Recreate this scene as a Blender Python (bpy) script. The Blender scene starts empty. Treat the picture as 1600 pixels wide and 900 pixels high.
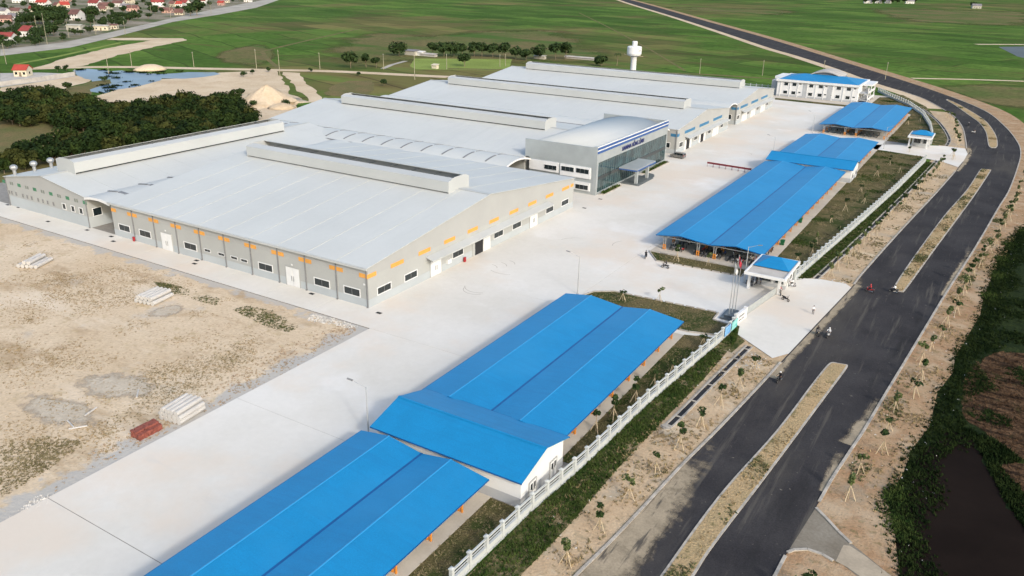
import bpy, math, random
import numpy as np
from mathutils import Vector, Matrix
from mathutils.geometry import tessellate_polygon
random.seed(7); rng = np.random.default_rng(7)
sc = bpy.context.scene; COL = sc.collection
R = math.radians
# ------------------------------------------------------------------ camera
CH, FP = 58.0, 1258.16                       # camera height in metres, focal length in photo pixels (1600 wide)
yaw, pitch, roll = -0.542125912, 0.381142437, 0.0193096681
fw = Vector((math.sin(yaw)*math.cos(pitch), math.cos(yaw)*math.cos(pitch), -math.sin(pitch)))
rt = Vector((math.cos(yaw), -math.sin(yaw), 0)); up = rt.cross(fw)
rt, up = math.cos(roll)*rt + math.sin(roll)*up, -math.sin(roll)*rt + math.cos(roll)*up
cd = bpy.data.cameras.new('camera'); cam = bpy.data.objects.new('camera', cd); COL.objects.link(cam)
cd.sensor_width = 36; cd.lens = 36*FP/1600; cd.clip_end = 12000; cd.clip_start = 1
cam.matrix_world = Matrix(((rt.x, up.x, -fw.x, 0), (rt.y, up.y, -fw.y, 0), (rt.z, up.z, -fw.z, CH), (0, 0, 0, 1)))
sc.camera = cam
# ------------------------------------------------------------------ sky, sun, exposure
SUN = Vector((1.5, -0.9, 1.0)).normalized()
w = bpy.data.worlds.new('World'); sc.world = w; w.use_nodes = True
wn = w.node_tree; sk = wn.nodes.new('ShaderNodeTexSky'); sk.sky_type = 'NISHITA'; sk.sun_disc = False
sk.sun_elevation = math.asin(SUN.z); sk.sun_rotation = math.atan2(SUN.x, SUN.y); sk.dust_density = 3.0; sk.air_density = 1.2
bg = wn.nodes['Background']; bg.inputs[1].default_value = 0.15; wn.links.new(sk.outputs[0], bg.inputs[0])
sd = bpy.data.lights.new('sun', 'SUN'); so = bpy.data.objects.new('sun', sd); COL.objects.link(so)
sd.energy = 1.2; sd.angle = R(5.0); sd.color = (1, .96, .91)
so.rotation_euler = (-SUN).to_track_quat('-Z', 'Y').to_euler(); so.location = (100, -60, 120)
sc.view_settings.view_transform = 'Standard'; sc.view_settings.look = 'None'; sc.view_settings.exposure = 0.96; sc.view_settings.gamma = 1

# ------------------------------------------------------------------ pixels -> ground
def G(px, py, z=0.0):
    d = fw + rt*((px-800)/FP) + up*((450-py)/FP); t = (z-CH)/d.z
    return (d.x*t, d.y*t)
def GP(pts, z=0.0): return [G(x, y, z) for x, y in pts]
def smooth(pts, n=6):
    P = [Vector(p) for p in pts]; out = []
    for i in range(len(P)-1):
        a = P[max(i-1, 0)]; b = P[i]; c = P[i+1]; d = P[min(i+2, len(P)-1)]
        for k in range(n):
            t = k/n
            out.append(tuple(.5*((2*b)+(c-a)*t+(2*a-5*b+4*c-d)*t*t+(3*b-a-3*c+d)*t**3)))
    out.append(tuple(P[-1])); return out
def inside(p, poly):
    x, y = p; r = False; j = len(poly)-1
    for i in range(len(poly)):
        xi, yi = poly[i]; xj, yj = poly[j]
        if (yi > y) != (yj > y) and x < (xj-xi)*(y-yi)/(yj-yi)+xi: r = not r
        j = i
    return r
ONES = 'zeroth first second third fourth fifth sixth seventh eighth ninth tenth eleventh twelfth thirteenth fourteenth fifteenth sixteenth seventeenth eighteenth nineteenth'.split()
TENS = {2: 'twent', 3: 'thirt', 4: 'fort', 5: 'fift', 6: 'sixt', 7: 'sevent', 8: 'eight', 9: 'ninet'}
def nth(n):
    if n < 20: return ONES[n]
    if n >= 100: return 'hundred-and-' + nth(n-100) if n > 100 else 'hundredth'
    return TENS[n//10] + ('ieth' if n % 10 == 0 else 'y-' + ONES[n % 10])

# ------------------------------------------------------------------ materials
MATS = {}
def mat(name, col, rough=.8, var=.12, scale=1.0, bump=0.0, bscale=None, spec=.3, metal=0.0, col2=None, fine=0.0, thr=(.35, .65), ff=None):
    """Principled surface whose colour wanders between col and col2 (or col*(1+-var)) with noise in world space."""
    m = bpy.data.materials.new(name); m.use_nodes = True; nt = m.node_tree; N = nt.nodes; L = nt.links
    b = N['Principled BSDF']; b.inputs['Roughness'].default_value = rough; b.inputs['Metallic'].default_value = metal
    b.inputs['Specular IOR Level'].default_value = spec
    geo = N.new('ShaderNodeNewGeometry')
    nz = N.new('ShaderNodeTexNoise'); nz.inputs['Scale'].default_value = scale; nz.inputs['Detail'].default_value = 6; nz.inputs['Roughness'].default_value = .6
    L.new(geo.outputs['Position'], nz.inputs['Vector'])
    rp = N.new('ShaderNodeValToRGB'); a = [max(c*(1-var), 0) for c in col]; c2 = col2 or [min(c*(1+var), 1) for c in col]
    if col2: a = col
    rp.color_ramp.elements[0].position = thr[0]; rp.color_ramp.elements[1].position = thr[1]
    rp.color_ramp.elements[0].color = (*a, 1); rp.color_ramp.elements[1].color = (*c2, 1)
    L.new(nz.outputs[0], rp.inputs[0]); out = rp.outputs[0]
    if fine:
        n2 = N.new('ShaderNodeTexNoise'); n2.inputs['Scale'].default_value = ff or scale*18; n2.inputs['Detail'].default_value = 4; n2.inputs['Roughness'].default_value = .7
        L.new(geo.outputs['Position'], n2.inputs['Vector'])
        mr = N.new('ShaderNodeMapRange'); mr.inputs[1].default_value = .3; mr.inputs[2].default_value = .7; mr.inputs[3].default_value = 1-fine; mr.inputs[4].default_value = 1+fine
        L.new(n2.outputs[0], mr.inputs[0])
        mx = N.new('ShaderNodeVectorMath'); mx.operation = 'SCALE'; L.new(out, mx.inputs[0]); L.new(mr.outputs[0], mx.inputs['Scale']); out = mx.outputs[0]
    L.new(out, b.inputs['Base Color'])
    if bump:
        n3 = N.new('ShaderNodeTexNoise'); n3.inputs['Scale'].default_value = bscale or scale*4; n3.inputs['Detail'].default_value = 8
        L.new(geo.outputs['Position'], n3.inputs['Vector'])
        bp = N.new('ShaderNodeBump'); bp.inputs['Strength'].default_value = bump; bp.inputs['Distance'].default_value = .3
        L.new(n3.outputs[0], bp.inputs['Height']); L.new(bp.outputs[0], b.inputs['Normal'])
    MATS[name] = m; return m
GROUNDSPEC=.04
def layer(name, tint, scale, lo, hi, amount=1.0, stretch=None, axis=None):
    """Add another noise-shaped patch colour on top of a material. axis=(comp, from, to): the patch only lives where that coordinate runs from..to."""
    m = MATS[name]; nt = m.node_tree; N = nt.nodes; L = nt.links; b = N['Principled BSDF']
    src = b.inputs['Base Color'].links[0].from_socket
    geo = N.new('ShaderNodeNewGeometry'); mp = N.new('ShaderNodeMapping'); L.new(geo.outputs['Position'], mp.inputs[0])
    mp.inputs['Location'].default_value = (random.uniform(0, 400), random.uniform(0, 400), 0)
    if stretch: mp.inputs['Scale'].default_value = (stretch[0], stretch[1], 1); mp.inputs['Rotation'].default_value = (0, 0, stretch[2])
    nz = N.new('ShaderNodeTexNoise'); nz.inputs['Scale'].default_value = scale; nz.inputs['Detail'].default_value = 7; nz.inputs['Roughness'].default_value = .62
    L.new(mp.outputs[0], nz.inputs['Vector'])
    mr = N.new('ShaderNodeMapRange'); mr.inputs[1].default_value = lo; mr.inputs[2].default_value = hi; mr.inputs[4].default_value = amount
    if axis:
        sp = N.new('ShaderNodeSeparateXYZ'); L.new(geo.outputs['Position'], sp.inputs[0])
        ar = N.new('ShaderNodeMapRange'); ar.inputs[1].default_value = axis[1]; ar.inputs[2].default_value = axis[2]; ar.inputs[3].default_value = -.5; ar.inputs[4].default_value = .5
        L.new(sp.outputs[axis[0]], ar.inputs[0]); ad = N.new('ShaderNodeMath'); ad.operation = 'ADD'
        L.new(ar.outputs[0], ad.inputs[0]); L.new(nz.outputs[0], ad.inputs[1]); L.new(ad.outputs[0], mr.inputs[0])
    else: L.new(nz.outputs[0], mr.inputs[0])
    mx = N.new('ShaderNodeMix'); mx.data_type = 'RGBA'; L.new(mr.outputs[0], mx.inputs[0]); L.new(src, mx.inputs[6]); mx.inputs[7].default_value = (*tint, 1)
    L.new(mx.outputs[2], b.inputs['Base Color'])
def ribs(name, axis, period, strength=.25):
    """fine profiled-sheet ribs as relief"""
    m = MATS[name]; nt = m.node_tree; N = nt.nodes; L = nt.links
    geo = N.new('ShaderNodeNewGeometry'); wv = N.new('ShaderNodeTexWave'); wv.bands_direction = axis; wv.inputs['Scale'].default_value = 1/period*.314
    L.new(geo.outputs['Position'], wv.inputs['Vector']); bp = N.new('ShaderNodeBump'); bp.inputs['Strength'].default_value = strength; bp.inputs['Distance'].default_value = .05
    L.new(wv.outputs[1], bp.inputs['Height']); L.new(bp.outputs[0], N['Principled BSDF'].inputs['Normal'])

# ground
mat('field', (.046, .100, .016), .95, scale=.012, col2=(.078, .138, .028), fine=.35, bump=.3, bscale=.6, spec=.03)
layer('field', (.125, .108, .048), .0045, .50, .58, .8, (1, .45, .5))
layer('field', (.042, .090, .016), .009, .50, .60, .7, (.5, 1.2, .2))
layer('field', (.075, .135, .030), .02, .55, .64, .7, (.3, 1, -.4))
layer('field', (.080, .066, .030), .028, .57, .66, .7, (.35, 1.2, .45))
layer('field', (.034, .066, .014), .12, .58, .68, .45, (.25, 1.2, .5))
# parcel bunds in the rice field
def parcels():
    m = MATS['field']; N = m.node_tree.nodes; L = m.node_tree.links; b = N['Principled BSDF']
    geo = N.new('ShaderNodeNewGeometry'); mp = N.new('ShaderNodeMapping'); mp.inputs['Rotation'].default_value = (0, 0, .38)
    L.new(geo.outputs['Position'], mp.inputs[0])
    nz = N.new('ShaderNodeTexNoise'); nz.inputs['Scale'].default_value = .01; L.new(geo.outputs['Position'], nz.inputs['Vector'])
    sc_ = N.new('ShaderNodeVectorMath'); sc_.operation = 'SCALE'; sc_.inputs['Scale'].default_value = 26; L.new(nz.outputs[1], sc_.inputs[0])
    ad = N.new('ShaderNodeVectorMath'); L.new(mp.outputs[0], ad.inputs[0]); L.new(sc_.outputs[0], ad.inputs[1])
    br = N.new('ShaderNodeTexBrick'); br.inputs['Scale'].default_value = 1; br.inputs['Brick Width'].default_value = 86; br.inputs['Row Height'].default_value = 31
    br.inputs['Mortar Size'].default_value = 1.1; br.inputs['Mortar Smooth'].default_value = .6; br.offset = .37
    br.inputs['Color1'].default_value = (.66, .70, .60, 1); br.inputs['Color2'].default_value = (1.3, 1.2, 1.1, 1); br.inputs['Mortar'].default_value = (.62, .55, .6, 1)
    L.new(ad.outputs[0], br.inputs['Vector'])
    src = b.inputs['Base Color'].links[0].from_socket; mu = N.new('ShaderNodeVectorMath'); mu.operation = 'MULTIPLY'
    L.new(src, mu.inputs[0]); L.new(br.outputs[0], mu.inputs[1]); L.new(mu.outputs[0], b.inputs['Base Color'])
parcels()
mat('lot', (.455, .355, .24), .95, scale=.05, col2=(.54, .445, .325), fine=.14, ff=2.0, bump=.35, bscale=2.5, spec=.04)
layer('lot', (.30, .215, .125), .10, .54, .66, .7, (.7, 1.4, .5)); layer('lot', (.34, .27, .15), .35, .57, .67, .6); layer('lot', (.24, .175, .10), 1.6, .60, .68, .7)
layer('lot', (.40, .385, .355), .06, .60, .70, .7); layer('lot', (.64, .56, .45), .05, .56, .68, .6, (.4, 1.5, .2))
layer('lot', (.36, .355, .335), .25, .50, .60, .85, axis=(0, -95, -83)); layer('lot', (.37, .36, .335), .22, .50, .60, .85, axis=(1, 87, 98))
mat('grey_mud', (.39, .335, .26), .95, scale=.4, col2=(.43, .38, .305), fine=.15, ff=3, bump=.4, bscale=3, spec=.04); layer('grey_mud', (.26, .20, .12), .9, .58, .66, .8)
mat('sand', (.365, .265, .165), .95, scale=.25, col2=(.44, .335, .22), fine=.17, ff=3.0, bump=.35, bscale=4, spec=.04)
layer('sand', (.28, .23, .145), .5, .54, .64, .8); layer('sand', (.17, .135, .07), 1.6, .59, .66, .7); layer('sand', (.48, .40, .29), .25, .55, .68, .8); layer('sand', (.30, .27, .215), .12, .56, .66, .7)
mat('red_sand', (.27, .165, .092), .95, scale=.25, col2=(.335, .24, .148), fine=.17, ff=3.0, bump=.35, bscale=4, spec=.04)
layer('red_sand', (.15, .12, .06), .8, .56, .65, .8); layer('red_sand', (.38, .295, .20), .18, .52, .66, .8); layer('red_sand', (.24, .205, .15), .12, .56, .66, .7); layer('red_sand', (.10, .085, .045), 2.0, .61, .68, .7)
mat('pale_sand', (.43, .335, .225), .95, scale=.05, col2=(.52, .425, .305), fine=.12, bump=.4, bscale=1, spec=.04)
layer('pale_sand', (.40, .30, .19), .12, .56, .68, .7)
mat('yard', (.515, .495, .445), .9, scale=.05, col2=(.58, .565, .525), fine=.03, bump=.05, bscale=3, spec=.04)
layer('yard', (.56, .485, .40), .03, .50, .62, .7); layer('yard', (.45, .44, .42), .3, .63, .75, .4, (.3, 1, .6)); layer('yard', (.66, .65, .63), .04, .56, .7, .7)
mat('pad', (.44, .40, .34), .9, scale=.2, var=.10, fine=.05, spec=.04)
mat('joint', (.22, .21, .19), .95)
mat('lawn', (.075, .074, .030), .95, scale=.25, col2=(.14, .11, .058), fine=.45, ff=4.5, bump=.8, bscale=4, spec=.04)
layer('lawn', (.032, .050, .014), .10, .50, .58, .85); layer('lawn', (.19, .145, .085), .5, .59, .68, .7)
mat('verge', (.060, .070, .024), .95, scale=.3, col2=(.13, .11, .055), fine=.45, ff=4, bump=.9, bscale=4, spec=.04); layer('verge', (.27, .205, .125), .35, .53, .62, .85); layer('verge', (.022, .040, .010), .22, .52, .60, .8)
mat('asphalt', (.028, .027, .029), .95, scale=.1, col2=(.044, .042, .043), fine=.22, ff=5, bump=.15, bscale=8, spec=.06)
layer('asphalt', (.070, .064, .056), .05, .58, .72, .8, (1, .25, 0)); layer('asphalt', (.020, .020, .021), .16, .57, .68, .7, (1, .2, .1)); layer('asphalt', (.20, .18, .15), 1.3, .66, .72, .7); layer('asphalt', (.085, .078, .068), .35, .56, .66, .7, (2.2, .12, .07))

for k_, c_ in enumerate(((.27, .225, .16), (.20, .17, .125), (.125, .11, .09))): mat('dust%d' % k_, c_, .95, scale=.4, var=.15, fine=.15, ff=4, spec=.04); layer('dust%d' % k_, (.05, .047, .045), .5, .56, .64, .85, (2.2, .25, .08))
mat('kerb', (.33, .305, .265), .9, scale=.8, var=.22, spec=.04)
mat('median_soil', (.36, .26, .145), .95, scale=.25, col2=(.29, .225, .125), fine=.3, ff=4, bump=.6, bscale=4, spec=.04); layer('median_soil', (.13, .115, .05), .35, .57, .64, .8)
mat('plough', (.048, .028, .016), .95, scale=.5, col2=(.105, .064, .036), fine=.55, ff=3, bump=1.0, bscale=2.5, spec=.04); layer('plough', (.016, .011, .008), .4, .50, .58, .8, (.4, 2, .9)); layer('plough', (.03, .036, .012), .2, .58, .68, .8)
mat('swamp', (.009, .016, .006), .95, scale=.3, col2=(.019, .028, .009), fine=.5, ff=3, bump=.8, bscale=2, spec=.04)
mat('dark_water', (.011, .0075, .006), .7, scale=.05, var=.3, spec=.02)
mat('pond_water', (.045, .085, .15), .3, scale=.05, var=.25, spec=.18, bump=.15, bscale=.8); layer('pond_water', (.05, .06, .04), .12, .60, .66, .9)
mat('side_grey', (.155, .135, .105), .95, scale=.3, col2=(.20, .18, .145), fine=.15, ff=3, spec=.04)
mat('side_slab', (.33, .28, .21), .95, scale=.3, var=.12, fine=.1, ff=3, spec=.04)
mat('grey_water', (.035, .038, .042), .4, scale=.03, var=.3, spec=.08)
mat('grey_track', (.32, .30, .26), .95, scale=.05, var=.15, fine=.1, spec=.04)
mat('village_earth', (.14, .13, .085), .95, scale=.02, col2=(.24, .21, .165), fine=.3, spec=.04); layer('village_earth', (.06, .085, .03), .03, .50, .60, .9)
mat('dry_grass', (.15, .115, .055), .95, scale=.1, col2=(.10, .105, .04), fine=.3, spec=.04)
mat('olive_field', (.075, .098, .028), .95, scale=.02, col2=(.112, .102, .042), fine=.35, bump=.3, bscale=.6, spec=.03, thr=(.42, .58)); layer('olive_field', (.036, .088, .016), .018, .52, .60, .8, (.3, 1.2, .4)); layer('olive_field', (.12, .095, .05), .03, .58, .66, .7, (.3, 1.2, .4))
mat('olive_soft', (.075, .098, .028), .95, scale=.02, col2=(.122, .105, .045), fine=.35, bump=.3, bscale=.6, spec=.03, thr=(.42, .58)); layer('olive_soft', (.046, .098, .018), .018, .52, .60, .8, (.3, 1.2, .4)); layer('olive_soft', (.14, .105, .055), .03, .58, .66, .7, (.3, 1.2, .4))
mat('rice_pale', (.17, .22, .055), .95, scale=.05, var=.15, fine=.2, spec=.04)
# buildings
mat('roof_grey', (.432, .447, .432), .6, scale=.06, var=.035, fine=.02, spec=.3); layer('roof_grey', (.462, .470, .452), .02, .5, .7, .6); layer('roof_grey', (.385, .40, .398), .35, .55, .68, .35, (1.2, .05, 0))
mat('vent_white', (.365, .382, .380), .6, scale=.1, var=.04)
mat('seam', (.435, .44, .405), .7, var=.05)
mat('blue_roof', (.002, .168, .372), .55, scale=.4, var=.05, fine=.12, spec=.4); layer('blue_roof', (.003, .145, .335), .5, .50, .66, .6, (.12, 3.0, 0)); layer('blue_roof', (.012, .19, .40), .05, .5, .66, .6); layer('blue_roof', (.003, .11, .27), 3.2, .64, .72, .6)
mat('blue_cap', (.020, .21, .44), .5, var=.05); mat('blue_gutter', (.004, .07, .22), .5, var=.1)
mat('wall_warm', (.315, .325, .315), .8, scale=.1, var=.05, fine=.02); mat('wall_top', (.305, .312, .305), .8, scale=.1, var=.05)
mat('dado', (.335, .365, .38), .8, scale=.15, var=.05); mat('white_wall', (.56, .57, .57), .8, scale=.2, var=.05, fine=.02); mat('grey_dado', (.33, .345, .36), .85, scale=.3, var=.1)
mat('white_paint', (.56, .57, .57), .6, scale=.5, var=.05); mat('panel_grey', (.335, .365, .37), .4, scale=.2, var=.08, metal=.25, spec=.5)
mat('glass_dark', (.012, .018, .020), .12, var=.3, scale=.4, spec=.6); mat('glass_teal', (.030, .062, .068), .10, scale=.35, var=.6, spec=.8, metal=.2)
mat('orange', (.56, .27, .06), .7, scale=.3, var=.08); mat('orange_post', (.50, .19, .03), .6, var=.1); mat('blue_panel', (.035, .14, .26), .6, var=.1); mat('green_panel', (.05, .16, .09), .7, var=.2)
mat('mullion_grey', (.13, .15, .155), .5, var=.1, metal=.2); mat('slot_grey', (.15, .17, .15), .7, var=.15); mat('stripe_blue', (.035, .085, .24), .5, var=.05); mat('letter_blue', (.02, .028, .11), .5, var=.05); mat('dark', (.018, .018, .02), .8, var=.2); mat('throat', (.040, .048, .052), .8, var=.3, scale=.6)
mat('steel', (.35, .36, .36), .45, var=.1, metal=.5); mat('pole_grey', (.36, .37, .37), .5, var=.08, metal=.3); mat('fence_white', (.385, .41, .405), .8, scale=.6, var=.07, fine=.03)
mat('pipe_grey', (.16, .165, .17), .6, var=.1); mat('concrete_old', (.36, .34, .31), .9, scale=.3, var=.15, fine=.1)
mat('granite', (.10, .115, .12), .4, scale=1, var=.2); mat('red_paint', (.28, .02, .025), .5, var=.1); mat('barrier_red', (.13, .016, .022), .6, var=.2); mat('flag_red', (.42, .05, .07), .8, var=.1)
mat('poster_blue', (.06, .22, .48), .6, scale=.9, col2=(.24, .45, .66)); mat('poster_teal', (.05, .30, .30), .6, scale=.9, col2=(.25, .52, .50)); mat('bin_green', (.01, .10, .04), .5, var=.1)
mat('brick_red', (.20, .062, .045), .9, scale=2, var=.25, fine=.15); mat('pile_white', (.40, .39, .37), .9, scale=.5, var=.08)
# village
mat('tile_red', (.20, .04, .035), .85, scale=.15, var=.25); mat('tile_brown', (.13, .065, .055), .85, scale=.15, var=.25); mat('tile_bright', (.30, .045, .032), .8, scale=.2, var=.15); mat('tile_grey', (.16, .15, .16), .85, scale=.2, var=.2)
mat('house_white', (.56, .55, .52), .85, scale=.1, var=.08); mat('house_cream', (.50, .45, .34), .85, scale=.1, var=.1); mat('house_grey', (.36, .35, .30), .9, scale=.2, var=.15); mat('house_pink', (.45, .28, .23), .85, scale=.1, var=.1)
# plants
mat('leaf_dark', (.012, .026, .009), .8, scale=.5, col2=(.034, .056, .016), spec=.1); mat('leaf_thicket', (.008, .018, .006), .85, scale=.25, col2=(.030, .047, .011), spec=.05); mat('leaf_thicket_olive', (.014, .020, .006), .85, scale=.3, col2=(.050, .055, .015), spec=.05); mat('leaf_thicket_deep', (.005, .012, .005), .85, scale=.3, col2=(.020, .034, .009), spec=.05); mat('leaf_sapling', (.035, .06, .015), .7, scale=.8, col2=(.085, .105, .03))
mat('leaf_olive', (.045, .055, .018), .8, scale=.5, col2=(.10, .10, .035)); mat('bark', (.16, .125, .085), .9, var=.25, scale=2); mat('stake', (.44, .36, .24), .9, var=.15, scale=2); mat('pole_old', (.26, .24, .17), .9, var=.15); mat('stem_dry', (.30, .24, .15), .9, var=.15)
mat('weed_green', (.018, .040, .009), .9, scale=.4, col2=(.055, .075, .02), spec=.05); mat('weed_dry', (.29, .215, .115), .9, scale=.5, col2=(.19, .145, .07)); mat('weed_lawn', (.11, .095, .04), .9, scale=.3, col2=(.20, .165, .09)); mat('weed_dark', (.006, .013, .004), .9, scale=.3, col2=(.018, .028, .008), spec=.03)
mat('rubble', (.55, .53, .49), .9, scale=1, var=.2); mat('clod', (.30, .22, .14), .95, scale=1, var=.2)
# vehicles, people
mat('car_silver', (.22, .215, .205), .3, var=.04, metal=.5, spec=.6); mat('tyre', (.012, .012, .012), .9, var=.1); mat('chrome', (.5, .5, .5), .25, metal=.9, var=.05)
for n_, c_ in dict(bike_black=(.012, .012, .014), bike_white=(.62, .62, .62), bike_red=(.35, .02, .02), bike_blue=(.03, .06, .18), bike_grey=(.12, .12, .13)).items(): mat(n_, c_, .35, var=.05, spec=.5)
for n_, c_ in dict(skin=(.42, .24, .16), cloth_black=(.014, .014, .018), cloth_white=(.66, .66, .66), cloth_red=(.30, .025, .03), cloth_blue=(.03, .06, .16), cloth_grey=(.14, .14, .15), hair=(.01, .008, .007)).items(): mat(n_, c_, .85, var=.08)

# ------------------------------------------------------------------ mesh building
OFF = {}
class MB:
    def __init__(s): s.v = []; s.f = []; s.m = []
    def add(s, vs, fs, mi=0):
        o = len(s.v); s.v += [tuple(p) for p in vs]; s.f += [tuple(i+o for i in f) for f in fs]; s.m += [mi]*len(fs); return s
    def hexa(s, p, mi=0): return s.add(p, [(3, 2, 1, 0), (4, 5, 6, 7), (0, 1, 5, 4), (1, 2, 6, 5), (2, 3, 7, 6), (3, 0, 4, 7)], mi)
    def box(s, x0, x1, y0, y1, z0, z1, mi=0):
        return s.hexa([(x0, y0, z0), (x1, y0, z0), (x1, y1, z0), (x0, y1, z0), (x0, y0, z1), (x1, y0, z1), (x1, y1, z1), (x0, y1, z1)], mi)
    def beam(s, a, b, wd, h, mi=0):
        a = Vector(a); b = Vector(b); d = (b-a).normalized(); u = Vector((0, 0, 1)) if abs(d.z) < .95 else Vector((0, 1, 0))
        sd_ = d.cross(u).normalized()*wd/2; uu = sd_.cross(d).normalized()*h/2
        return s.hexa([a-sd_-uu, a+sd_-uu, b+sd_-uu, b-sd_-uu, a-sd_+uu, a+sd_+uu, b+sd_+uu, b-sd_+uu], mi)
    def tube(s, a, b, r0, r1=None, n=6, mi=0, caps=True):
        a = Vector(a); b = Vector(b); r1 = r0 if r1 is None else r1; d = (b-a).normalized(); u = Vector((0, 0, 1)) if abs(d.z) < .9 else Vector((1, 0, 0))
        e1 = d.cross(u).normalized(); e2 = d.cross(e1); o = []
        for c, r in ((a, r0), (b, r1)):
            o += [c + (e1*math.cos(2*math.pi*i/n)+e2*math.sin(2*math.pi*i/n))*r for i in range(n)]
        fs = [(i, (i+1) % n, n+(i+1) % n, n+i) for i in range(n)]
        if caps: fs += [tuple(range(n))[::-1], tuple(range(n, 2*n))]
        return s.add(o, fs, mi)
    def lathe(s, prof, cx=0, cy=0, n=20, mi=0):
        vs = []; fs = []
        for r, z in prof: vs += [(cx+r*math.cos(2*math.pi*i/n), cy+r*math.sin(2*math.pi*i/n), z) for i in range(n)]
        for k in range(len(prof)-1): fs += [(k*n+i, k*n+(i+1) % n, (k+1)*n+(i+1) % n, (k+1)*n+i) for i in range(n)]
        fs += [tuple(range(n))[::-1], tuple(range((len(prof)-1)*n, len(prof)*n))]; return s.add(vs, fs, mi)
    def sheet(s, poly, z=0, mi=0):
        P = [Vector((x, y, 0)) for x, y in poly]; a = sum(P[i].x*P[(i+1) % len(P)].y-P[(i+1) % len(P)].x*P[i].y for i in range(len(P)))
        tr = tessellate_polygon([P]); vs = [(p.x, p.y, z) for p in P]; fs = []
        for t in tr:
            n_ = (P[t[1]]-P[t[0]]).cross(P[t[2]]-P[t[0]]).z
            fs.append(tuple(t) if n_ > 0 else tuple(t)[::-1])
        return s.add(vs, fs, mi)
    def prism(s, poly, z0, z1, mi=0):
        s.sheet(poly, z1, mi); n = len(poly); a = sum(poly[i][0]*poly[(i+1) % n][1]-poly[(i+1) % n][0]*poly[i][1] for i in range(n))
        if a < 0: poly = poly[::-1]
        return s.add([(x, y, z0) for x, y in poly]+[(x, y, z1) for x, y in poly], [(i, (i+1) % n, n+(i+1) % n, n+i) for i in range(n)], mi)
    def ext(s, prof, axis, c0, c1, mi=0):
        """closed profile extruded along x (profile in y,z) or y (profile in x,z)"""
        f = (lambda c, p: (c, p[0], p[1])) if axis == 'x' else (lambda c, p: (p[0], c, p[1])); n = len(prof)
        return s.add([f(c0, p) for p in prof]+[f(c1, p) for p in prof], [tuple(range(n)), tuple(range(n, 2*n))[::-1]]+[(i, n+i, n+(i+1) % n, (i+1) % n) for i in range(n)], mi)
    def strip(s, pl, wd, z=0, mi=0):
        n = len(pl); vs = []
        for i in range(n):
            a = Vector(pl[max(i-1, 0)]); b = Vector(pl[min(i+1, n-1)]); d = (b-a).normalized(); q = Vector((-d.y, d.x))*wd/2; p = Vector(pl[i])
            vs += [(p.x+q.x, p.y+q.y, z), (p.x-q.x, p.y-q.y, z)]
        return s.add(vs, [(2*i, 2*i+1, 2*i+3, 2*i+2) for i in range(n-1)], mi)
    def mesh(s, name, mats, off=None):
        me = bpy.data.meshes.new(name); v = s.v
        if off is not None: v = [(p[0]-off[0], p[1]-off[1], p[2]-off[2]) for p in v]
        me.from_pydata(v, [], s.f)
        for m in ([mats] if isinstance(mats, str) else mats): me.materials.append(MATS[m])
        me.polygons.foreach_set('material_index', s.m); me.update(); return me
    def build(s, name, mats, parent=None, smooth_=False):
        off = OFF.get(parent.name) if parent else None
        me = s.mesh(name, mats, off)
        if smooth_: me.polygons.foreach_set('use_smooth', [True]*len(me.polygons))
        return link(name, me, parent)
def link(name, me, parent=None, loc=None, rz=0):
    o = bpy.data.objects.new(name, me); COL.objects.link(o)
    if parent:
        o.parent = parent; OFF[o.name] = OFF.get(parent.name, Vector((0, 0, 0)))
    else: OFF[o.name] = Vector((0, 0, 0))
    if loc is not None:
        base = OFF[o.name]; o.location = Vector(loc)-base
        OFF[o.name] = Vector(loc)
    if rz: o.rotation_euler = (0, 0, rz)
    return o
def tag(o, label, cat=None, group=None, kind=None):
    o['label'] = label
    if cat: o['category'] = cat
    if group: o['group'] = group
    if kind: o['kind'] = kind
    return o
def struct(name, mb, m, label=None, **k):
    o = mb.build(name, m, **k); o['kind'] = 'structure'
    if label: o['label'] = label
    return o
def thing(name, label, cat, loc=(0, 0, 0), rz=0, group=None):
    o = bpy.data.objects.new(name, None); COL.objects.link(o); o.location = loc; o.rotation_euler = (0, 0, rz); OFF[o.name] = Vector(loc)
    o.empty_display_size = .3
    return tag(o, label, cat, group)
def copy_tree(o, parent=None):
    c = o.copy(); COL.objects.link(c); c.parent = parent
    for ch in o.children: copy_tree(ch, c)
    return c
def place(proto, first, loc, rz, label, group, scale=None):
    o = proto if first else copy_tree(proto)
    o.location = loc; o.rotation_euler = (0, 0, rz)
    if scale: o.scale = scale if hasattr(scale, '__len__') else (scale,)*3
    o['label'] = label; o['group'] = group
    return o
CACHE = {}
def cached(key, fn):
    if key not in CACHE: CACHE[key] = fn()
    return CACHE[key]
FACE = {'S': 0, 'E': R(90), 'N': R(180), 'W': R(-90)}
def on_face(face, plane, u, z):
    return (u, plane, z) if face in 'SN' else (plane, u, z)
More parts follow.
